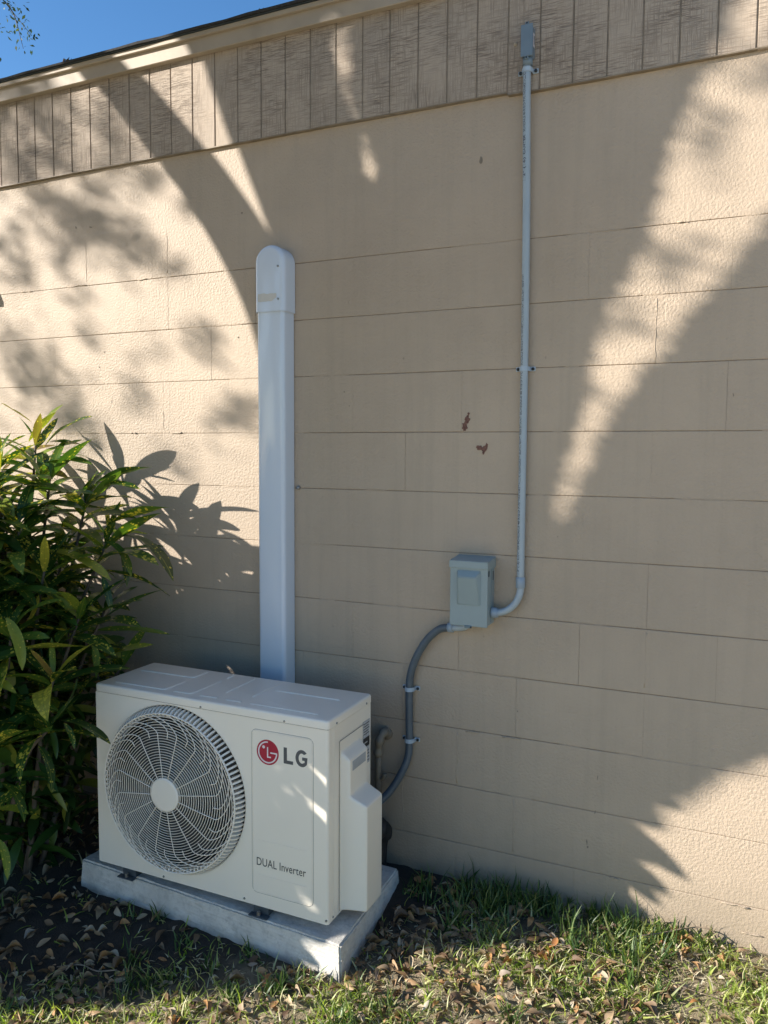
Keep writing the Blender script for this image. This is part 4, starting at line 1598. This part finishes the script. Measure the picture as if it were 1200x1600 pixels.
def soilness(x, y):
    """bare soil before and left of the pad"""
    d = .9 * x - 1.2 * y
    return np.clip((-.05 - d) / .35, 0, 1)


def pts(n, x0, x1, y0, y1, keep):
    x = rng.uniform(x0, x1, n)
    y = rng.uniform(y0, y1, n)
    k = keep(x, y) & ~in_pad(x, y)
    x, y = x[k], y[k]
    return np.stack([x, y, gz(x, y)], 1)


# turf: short thin blades in patches
p = pts(80000, -3.4, 1.3, -2.0, -.012, lambda x, y: rng.random(len(x)) < (.25 + .8 * (vnoise(x, y, 6, 1) > .42)) * (1 - .93 * soilness(x, y)) * (1 - .8 * np.exp(-((x + .58) / .15) ** 2 - ((y + .36) / .2) ** 2)))
n = len(p)
hgt = rng.uniform(.012, .034, n) * (1 + .5 * vnoise(p[:, 0], p[:, 1], 5, 9))
sc_ = np.stack([rng.uniform(.0032, .0072, n), hgt * 1.8, hgt], 1)
scatter('grass', BLADE_V, BLADE_F, p, rng.uniform(0, 6.28, n), rng.normal(-.1, .40, n), rng.normal(0, .45, n), sc_, M_GRASS)
# dry thatch lying about
p = pts(36000, -3.2, 1.2, -1.9, -.012, lambda x, y: rng.random(len(x)) < .8 * (1 - .96 * soilness(x, y)))
n = len(p)
p[:, 2] += rng.uniform(.002, .016, n)
sc_ = np.stack([rng.uniform(.0020, .0045, n), rng.uniform(.02, .06, n), rng.uniform(.004, .014, n)], 1)
scatter('dry_thatch', BLADE_V, BLADE_F, p, rng.uniform(0, 6.28, n), rng.normal(0, .25, n), rng.normal(0, .6, n), sc_, M_STRAW)
# broad-bladed tufts, thick along the wall foot
cl = []
for i in range(64):
    cl.append((rng.uniform(-.74, .12), -abs(rng.normal(.03, .10)) - .02, rng.uniform(.6, 1.25) * (1.1 if True else 1)))
for i in range(110):
    cl.append((rng.uniform(-1.9, .9), rng.uniform(-1.35, -.12), rng.uniform(.45, .85)))
for (x, y, s) in [(-.66, -.14, 1.4), (-.55, -.10, 1.5), (-.45, -.16, 1.5), (-.36, -.10, 1.4), (-.28, -.06, 1.3), (-.55, -.25, 1.2), (-.40, -.28, 1.2), (-.03, -.05, 1.2), (.10, -.06, 1.2), (.19, -.04, 1.1), (-1.42, -.74, 1.0), (-1.35, -.80, .9), (-1.28, -.77, .9), (-.95, -.68, .8), (-1.05, -.75, .8), (-.90, -.66, .9), (-.70, -.72, 1.0), (-.62, -.62, .9)]:
    cl += [(x, y, s), (x + .03, y + .015, s * .85)]
PP, YW, PT, SC = [], [], [], []
for (x, y, s) in cl:
    if bool(in_pad(np.array(x), np.array(y))): continue
    if float(soilness(np.array(x), np.array(y))) > .9 and rng.random() < .6: continue
    m_ = int(rng.integers(9, 18))
    for _ in range(m_):
        a = rng.uniform(0, 6.28)
        xx, yy = x + rng.normal(0, .014), min(y + rng.normal(0, .014), -.006)
        PP.append((xx, yy, float(gz(xx, yy)) - .003))
        if yy > -.05: a = rng.uniform(1.8, 4.5)
        YW.append(a)
        PT.append(rng.normal(.15, .30))
        h_ = s * rng.uniform(.035, .085)
        SC.append((rng.uniform(.0045, .0078), h_ * rng.uniform(.7, 1.4), h_))
n = len(PP)
scatter('grass_tufts', BLADE_V, BLADE_F, np.array(PP), np.array(YW), np.array(PT), rng.normal(0, .3, n), np.array(SC), M_TUFT)

# fallen leaves: ovals with a curl
def dry_leaf(L, W, curl, arch, tw):
    V, F = [], []
    ns_ = 5
    for i in range(ns_ + 1):
        t = i / ns_
        w = W / 2 * (sin(pi * (t * .94 + .03)) ** .8)
        z = arch * 4 * t * (1 - t)
        c, s = cos(tw * (t - .5)), sin(tw * (t - .5))
        V += [(-w * c, L * (t - .5), z + curl * w * w / W * 4 - w * s), (0, L * (t - .5), z), (w * c, L * (t - .5), z + curl * w * w / W * 4 + w * s)]
    for i in range(ns_):
        a = 3 * i
        F += [(a, a + 1, a + 4, a + 3), (a + 1, a + 2, a + 5, a + 4)]
    return V, F


dl = [dry_leaf(1, w, c, a, t) for (w, c, a, t) in [(.42, .5, .08, .3), (.5, .9, .03, -.4), (.38, -.5, .15, .6), (.55, .3, -.06, .2), (.33, 1.1, .1, -.8), (.46, .2, .2, .9)]]
for i, (v, f) in enumerate(dl):
    p = pts(2300, -3.0, 1.1, -1.8, -.015, lambda x, y: rng.random(len(x)) < (.22 + .38 * (vnoise(x, y, 4, 3) > .45) + .9 * np.exp(-((x + .56) / .16) ** 2 - ((y + .33) / .2) ** 2)) * (1 - .8 * np.exp(-((x + 1.3) / .5) ** 2 - ((y + .66 + .05 * (x + 1.3)) / .09) ** 2)))
    n = len(p)
    p[:, 2] += rng.uniform(.003, .020, n)
    L = rng.uniform(.016, .052, n)
    scatter('leaf_litter', v, f, p, rng.uniform(0, 6.28, n), rng.normal(0, .3, n), rng.normal(0, .42, n), L[:, None], M_DRY_M)
dmesh = []
for (v, f) in dl:
    me = bpy.data.meshes.new('fallen_leaf')
    me.from_pydata(v, [], f)
    me.polygons.foreach_set('use_smooth', [True] * len(f))
    dmesh.append(me)
cand = []
while len(cand) < 200:
    x, y = rng.uniform(-1.9, .42), rng.uniform(-1.15, -.03)
    if bool(in_pad(np.array(x), np.array(y))): continue
    # stay inside what the camera sees of the ground
    px = (x - .259) * cos(YAW) + (y + 2.538) * sin(YAW)
    py = -(x - .259) * sin(YAW) + (y + 2.538) * cos(YAW)
    if abs(px / py) > .50 or py < 1.38: continue
    if float(soilness(np.array(x), np.array(y))) > .6 and rng.random() < .45: continue
    cand.append((x, y))
dvar = {}
for i, (x, y) in enumerate(cand):
    hue = random.choice(('tan', 'tan', 'dark brown', 'orange brown', 'grey brown', 'grey brown'))
    if (i % 6, hue) not in dvar:
        me = dmesh[i % 6].copy()
        me.materials.append(M_DRYS[hue])
        dvar[(i % 6, hue)] = me
    o = bpy.data.objects.new('fallen_leaf', dvar[(i % 6, hue)])
    COL.objects.link(o)
    s_ = random.uniform(.024, .046)
    shp = ('gently cupped', 'broad cupped', 'hunched', 'flat broad', 'narrow rolled', 'twisted')[i % 6]
    o.scale = (s_, s_, s_)
    o.rotation_euler = (random.gauss(0, .45), random.gauss(0, .45), random.uniform(0, 6.28))
    o.location = (x, y, float(gz(x, y)) + random.uniform(.012, .026))
    if y > -.16: w_ = 'close to the foot of the wall'
    elif x < -1.0: w_ = 'on the dark soil in front of the pad'
    elif x < -.45: w_ = 'in the grass right of the pad corner'
    else: w_ = 'in the thin grass at the lower right'
    tag(o, ('large ' if s_ > .036 else 'small ') + shp + ' ' + hue + ' dry leaf ' + w_, 'leaf', 'dry leaves fallen ' + w_)

# twigs and a runner
tw_ = tube('twig', catmull([(-.02, -.115, .082), (.08, -.07, .098), (.15, -.035, .112), (.205, -.022, .118), (.245, -.025, .10)], 6), .0022, M_TWIG, None, 5)
tag(tw_, 'long thin dry stalk leaning along the wall foot at lower right', 'twig', 'twigs on the ground')
tw_ = tube('twig', catmull([(-.26, -.22, .062), (-.12, -.22, .072), (.05, -.235, .066), (.2, -.26, .064), (.36, -.25, .060)], 6), .0010, M_TWIG, None, 5)
tag(tw_, 'thin brown runner stem trailing over the sunlit grass at lower right', 'twig', 'twigs on the ground')
tw_ = tube('twig', catmull([(-1.60, -.84, -.018), (-1.53, -.815, -.006), (-1.47, -.81, -.012), (-1.41, -.79, -.004)], 5), .0022, M_TWIG, None, 5)
tag(tw_, 'short pale dry twig on the shaded soil left of the pad front', 'twig', 'twigs on the ground')


# ------------------------------------------------------------------ trees that stand left of and behind the photographer
def P3(X, Z, s):
    """point s metres up-sun of the wall point (X, Z)"""
    return Vector((X, 0, Z)) + TS * s


def in_poly(x, y, poly):
    c = np.zeros(len(x), bool)
    j = len(poly) - 1
    for i in range(len(poly)):
        xi, yi = poly[i]
        xj, yj = poly[j]
        c ^= ((yi > y) != (yj > y)) & (x < (xj - xi) * (y - yi) / (yj - yi + 1e-12) + xi)
        j = i
    return c


LEAF_V = [(0, -.5, 0), (-.5, -.05, .06), (0, .5, -.06), (.5, -.05, .06)]
LEAF_F = [(0, 3, 2, 1)]
A1 = [(-1.37, -1.4), (-1.37, 1.2), (-1.36, 1.95), (-1.30, 2.30), (-1.40, 2.52), (-1.50, 2.78), (-1.62, 3.0), (-1.78, 3.3), (-2.2, 4.3), (-.9, 4.6), (-.9, 3.12), (-1.10, 3.0), (-1.08, 2.86), (-1.0, 2.66), (-.99, 2.52), (-.9, 2.4), (-.6, -1.4)]
A2 = [(-.9, 2.4), (-.96, 2.6), (-1.01, 2.74), (-1.005, 3.04), (-.9, 3.12), (-.9, 4.6), (.9, 4.6), (.42, 3.2), (.20, 2.84), (.12, 2.69), (.01, 2.50), (-.02, 2.33), (-.04, 2.22), (-.10, 2.10), (-.17, 1.98), (-.205, 1.83), (-.235, 1.66), (-.275, 1.52), (-.305, 1.40), (-.30, 1.31), (-.2, 1.25), (-.2, .50), (-.10, .44), (-.085, .30), (-.10, .17), (-.08, .07), (.0, .01), (.04, -.06), (.03, -.24), (-.055, -.30), (-.055, -.45), (.09, -.50), (.06, -.56), (.0, -.62), (-.03, -.75), (-.08, -1.4), (-.75, -1.4)]
B1 = [(-.25, 1.33), (-.225, 1.40), (-.18, 1.50), (-.125, 1.64), (-.05, 1.76), (.02, 1.82), (.09, 1.93), (.16, 2.01), (.24, 2.12), (.33, 2.21), (.6, 2.5), (2.2, 3.2), (2.2, 1.1), (1.2, 1.0), (.6, .85), (.36, .68), (.22, .60), (.10, .50), (.0, .42), (-.10, .34), (-.3, .4), (-.4, 1.2)]
# shade outlines on the wall that the crowns are filled to match, on a 2 cm grid of wall points, with the distance to the nearest gap
GX, GZ = np.meshgrid(np.arange(-2.6, 2.4, .01), np.arange(-1.6, 4.8, .01))
DENSE = in_poly(GX.ravel(), GZ.ravel(), A1) | in_poly(GX.ravel(), GZ.ravel(), A2) | in_poly(GX.ravel(), GZ.ravel(), B1)
DENSE = DENSE.reshape(GX.shape)
for hx, hz, ra, rb in ((-.185, .175, .018, .022), (-.175, .085, .036, .045), (-.07, .10, .028, .024), (-.11, .14, .02, .012), (-.10, -.08, .026, .022), (-.07, -.17, .022, .02), (-.12, -.20, .026, .014), (-.075, -.235, .02, .015), (-.30, .03, .015, .012)):
    DENSE &= ((GX - hx) / ra) ** 2 + ((GZ - hz) / rb) ** 2 > 1
DIST = np.zeros(GX.shape)
_e = DENSE.copy()
for _ in range(14):
    DIST += _e * .01
    _n = _e.copy()
    _n[1:] &= _e[:-1]
    _n[:-1] &= _e[1:]
    _n[:, 1:] &= _e[:, :-1]
    _n[:, :-1] &= _e[:, 1:]
    _e = _n


def crown(name, poly, s0, s1, n, size, parent, mat=M_OAK, edge=0):
    poly_a = np.array(poly)
    lo, hi = poly_a.min(0), poly_a.max(0)
    X, Z, D = [], [], []
    for cnt, near in ((n, False), (edge, True)):
        got = 0
        while got < cnt:
            x = rng.uniform(lo[0], hi[0], 20000)
            z = rng.uniform(lo[1], hi[1], 20000)
            d = DIST[np.clip(((z + 1.6) / .01).astype(int), 0, GX.shape[0] - 1), np.clip(((x + 2.6) / .01).astype(int), 0, GX.shape[1] - 1)]
            k = in_poly(x, z, poly) & (d > .012)
            if near: k &= d < .075
            x, z, d = x[k][:cnt - got], z[k][:cnt - got], d[k][:cnt - got]
            X.append(x); Z.append(z); D.append(d)
            got += len(x)
    x, z, d = np.concatenate(X), np.concatenate(Z), np.concatenate(D)
    s = rng.uniform(s0, s1, len(x))
    if s0 > 4:                       # edge leaves moved nearer the wall to sharpen the shadow outline
        s = np.where(d < .06, rng.uniform(3.3, 3.9, len(x)), s)
    pos = np.stack([x + TS.x * s, TS.y * s, z + TS.z * s], 1)
    keep = (pos[:, 2] > gz(pos[:, 0], pos[:, 1]) + .02) & (pos[:, 2] < 9)
    pos, d = pos[keep], d[keep]
    m = len(pos)
    L = np.clip(d * 1.35 + .012, .025, size) * rng.uniform(.75, 1.2, m)
    sc = np.stack([L * .7, L, L], 1)
    return scatter(name, LEAF_V, LEAF_F, pos, rng.uniform(0, 6.28, m), rng.normal(0, .6, m), rng.normal(0, .7, m), sc, mat, parent, False)


def limb(name, pts_, r0, r1, parent):
    P = catmull([P3(*q) for q in pts_], 7)
    return tube(name, P, lerp_r(r0, r1, len(P)), M_BARK, parent, 12)


# tree A: a leaning multi-limbed oak close by
bA = P3(-.75, -1.35, 2.9)
TA = thing('oak_tree', (bA.x, bA.y, float(gz(bA.x, bA.y))), 'thick leaning oak with dense low crown just left of the photographer', 'tree')
limb('trunk', [(-.75, -1.45, 2.9), (-.74, -.6, 2.9), (-.78, .3, 2.9), (-.84, 1.2, 2.9), (-.86, 1.7, 2.9)], .24, .16, TA)
limb('limb', [(-.90, 1.2, 2.9), (-1.18, 1.75, 2.8), (-1.355, 2.14, 2.7), (-1.68, 2.61, 2.6), (-2.11, 3.09, 2.6), (-3.0, 4.0, 2.6)], .11, .062, TA)
limb('limb', [(-.85, 1.5, 2.9), (-1.04, 2.1, 2.9), (-1.275, 2.62, 2.8), (-1.44, 3.0, 2.8), (-1.85, 4.1, 2.8)], .15, .10, TA)
limb('limb', [(-.80, 1.5, 2.9), (-.74, 2.2, 3.0), (-.62, 2.9, 3.1), (-.5, 4.2, 3.2)], .15, .10, TA)
crown('crown', A1, 2.4, 3.2, 7500, .13, TA, edge=7000)

# tree B: second tree, further up-sun, whose crown covers the right-hand part
bB = P3(1.9, -2.4, 5.6)
TB = thing('oak_tree', (bB.x, bB.y, float(gz(bB.x, bB.y))), 'smaller oak behind the photographer with a spreading crown', 'tree')
limb('trunk', [(2.0, -2.5, 5.6), (1.8, -1.0, 5.6), (1.5, .4, 5.6), (1.2, 1.3, 5.4)], .18, .12, TB)
limb('limb', [(1.25, 1.2, 5.4), (.8, 1.15, 5.2), (.3, 1.15, 5.0), (-.1, 1.1, 5.0)], .10, .05, TB)
limb('limb', [(1.2, 1.2, 5.4), (.9, 1.7, 5.2), (.7, 2.2, 5.2), (.5, 2.35, 5.2)], .08, .04, TB)
limb('limb', [(1.25, 1.2, 5.4), (.6, .9, 5.1), (.0, .8, 4.9), (-.4, .6, 4.9)], .09, .04, TB)
limb('limb', [(-.3, 1.0, 5.0), (-.62, 1.7, 4.9), (-.6, 2.5, 4.9), (-.4, 3.2, 4.9)], .07, .03, TB)
crown('crown', B1, 4.5, 5.4, 7500, .15, TB, edge=6000)
crown('crown', A2, 4.3, 5.3, 12500, .15, TB, edge=8000)

# low broad-leaved shrub whose blades fringe the lit corner
bC = P3(-.6, -1.3, 2.95)
TC = thing('broad_leaf_shrub', (bC.x, bC.y, float(gz(bC.x, bC.y))), 'long leaved shrub in the shade beyond the left edge', 'shrub')
tube('stem', catmull([P3(-.6, -1.3, 2.95), P3(-.45, -.5, 2.95), P3(-.38, .1, 2.95), P3(-.28, .42, 2.95)], 5), .014, M_BARK, TC, 6)
lv = [leaf_mesh('leaf', 1.0, w, 8, .12, .2, .02, M_CROTON, .75) for w in (.15, .12)]
for i, (a, b) in enumerate([((-.18, .50), (.11, .375)), ((-.20, .47), (.19, .215)), ((-.22, .44), (.02, .405)), ((-.22, .36), (.105, .115)), ((-.24, .30), (.06, .03)), ((-.22, .25), (-.02, .16)), ((-.20, .52), (.07, .47)),
                            ((-.25, .15), (-.04, -.02)), ((-.2, -.24), (.07, -.345)), ((-.2, -.33), (.06, -.42)), ((-.2, -.42), (.16, -.50)), ((-.1, -.45), (.16, -.60)), ((-.26, .40), (.0, .32)), ((-.22, -.02), (.10, -.14)), ((-.2, .05), (.09, -.03)), ((-.2, .42), (.06, .335)), ((-.2, .33), (.135, .165)), ((-.2, .22), (.08, .07)), ((-.2, .12), (.03, -.01)), ((-.15, .56), (.17, .45)), ((-.2, .38), (.10, .26))]):
    pa, pb = P3(*a, 2.75 + .04 * (i % 3)), P3(*b, 2.65 + .04 * (i % 3))
    # turn the blades broadside to the light
    d = (pb - pa).normalized()
    zz = (TS - d * TS.dot(d)).normalized()
    xx = d.cross(zz)
    o = bpy.data.objects.new('leaf', lv[i % 2])
    COL.objects.link(o)
    o.parent = TC
    mw = Matrix((xx, d, zz)).transposed().to_4x4() @ Matrix.Scale((pb - pa).length * 1.03, 4)
    mw.translation = pa - TC.location
    o.matrix_local = mw

# tree D: tall live oak well up-sun, loose crown throwing soft dapple, one branch reaching over the roof
bD = Vector((-10.8, -4.6, 0))
bD.z = float(gz(bD.x, bD.y))
TD = thing('live_oak_tree', bD, 'tall live oak with small grey green leaves, branch tip hanging at the top left', 'tree')
Pt = catmull([bD - Vector((0, 0, .1)), (-10.6, -4.5, 2.5), (-10.3, -4.4, 5.0), (-10.0, -4.4, 7.5)], 6)
tube('trunk', Pt, lerp_r(.38, .16, len(Pt)), M_BARK, TD, 12)
TIP = Vector((-4.46, 1.63, 4.58))
for pp, r0, r1 in (([(-10.3, -4.4, 5.0), (-9.0, -2.6, 6.4), (-6.6, -.4, 6.2), (-5.5, .8, 5.6), TIP + Vector((-.35, -.25, .35))], .10, .012),):
    P = catmull(pp, 7)
    tube('limb', P, lerp_r(r0, r1, len(P)), M_BARK, TD, 8)
twl = Acc()
LP, LD = [], []
rb = random.Random(3)
for (s_, e_, nn) in [((-.35, -.25, .35), (.10, .05, -.16), 60), ((-.35, -.25, .35), (-.12, -.02, -.10), 50), ((-.3, -.2, .3), (-.28, .0, -.22), 60), ((-.4, -.3, .3), (-.35, -.05, .0), 50), ((-.05, -.02, .05), (.05, .02, -.25), 14), ((-.35, -.25, .35), (.05, .03, .12), 40), ((-.35, -.25, .35), (-.10, .0, .2), 60)]:
    a, b = TIP + Vector(s_), TIP + Vector(e_)
    mid = a.lerp(b, .5) + Vector((0, 0, .06))
    P = catmull([a, mid, b], 6)
    twl.add(tube_data(P, lerp_r(.006, .0015, len(P)), 5))
    for i in range(int(nn * 2.2)):
        t = rb.random() ** .7
        q = P[min(len(P) - 1, int(t * len(P)))]
        LP.append(q + Vector((rb.gauss(0, .035), rb.gauss(0, .035), rb.gauss(0, .035))))
        LD.append(0)
from_py('twigs', twl.v, twl.f, M_BARK, TD, True)
n = len(LP)
L = rng.uniform(.022, .042, n)
scatter('branch_leaves', LEAF_V, LEAF_F, np.array([tuple(q) for q in LP]), rng.uniform(0, 6.28, n), rng.normal(-.5, .7, n), rng.normal(0, .8, n), np.stack([L * .45, L, L], 1), M_OAK, TD, False)
# loose clusters (wall point, spread, leaves)
PP = []
for (X, Z, sp_, nn) in [(-2.55, 2.80, .10, 60), (-2.42, 2.60, .10, 50), (-2.30, 2.50, .09, 55), (-2.18, 2.47, .05, 22), (-2.05, 2.44, .06, 26), (-1.99, 2.38, .045, 22), (-1.93, 2.33, .03, 12), (-1.66, 1.98, .05, 26), (-2.55, 1.95, .09, 46), (-2.45, 1.78, .10, 55), (-2.30, 1.66, .08, 36),
                        (-1.52, 1.70, .06, 30), (-1.80, 1.50, .06, 16), (-2.30, 2.22, .05, 14), (-2.72, 2.45, .10, 50), (-2.28, 2.9, .12, 55), (-2.5, 3.0, .1, 45), (-1.72, 2.5, .03, 9), (-2.0, 2.75, .07, 22), (-2.12, 2.66, .05, 16), (-2.75, 2.9, .15, 60), (-2.1, 2.85, .06, 26), (-2.35, 2.78, .06, 24), (-1.95, 2.60, .04, 12), (-2.6, 3.02, .06, 24), (-2.42, 3.0, .05, 18), (-1.15, 2.80, .04, 8), (-2.25, 2.05, .04, 12), (-2.02, 1.78, .05, 12), (-1.78, 2.28, .03, 8), (-2.62, 2.3, .05, 22), (-2.38, 2.36, .04, 14), (-1.9, 2.62, .03, 10), (-1.92, 1.98, .06, 10), (-2.10, 2.30, .05, 12), (-2.8, 2.0, .12, 50),
                        (-1.08, 2.98, .04, 5), (.12, 2.44, .05, 10), (.05, 2.12, .05, 14), (.2, 2.6, .1, 14), (-.2, 1.72, .05, 10), (.3, 2.62, .06, 14), (-.10, 1.98, .05, 12)]:
    for _ in range(int(nn * 1.5)):
        s_ = rng.uniform(5.6, 7.4)
        q = P3(X + rng.normal(0, sp_), Z + rng.normal(0, sp_ * .8), s_)
        PP.append(tuple(q))
n = len(PP)
L = rng.uniform(.035, .075, n)
scatter('crown', LEAF_V, LEAF_F, np.array(PP), rng.uniform(0, 6.28, n), rng.normal(0, .6, n), rng.normal(0, .7, n), np.stack([L * .55, L, L], 1), M_OAK, TD, False)
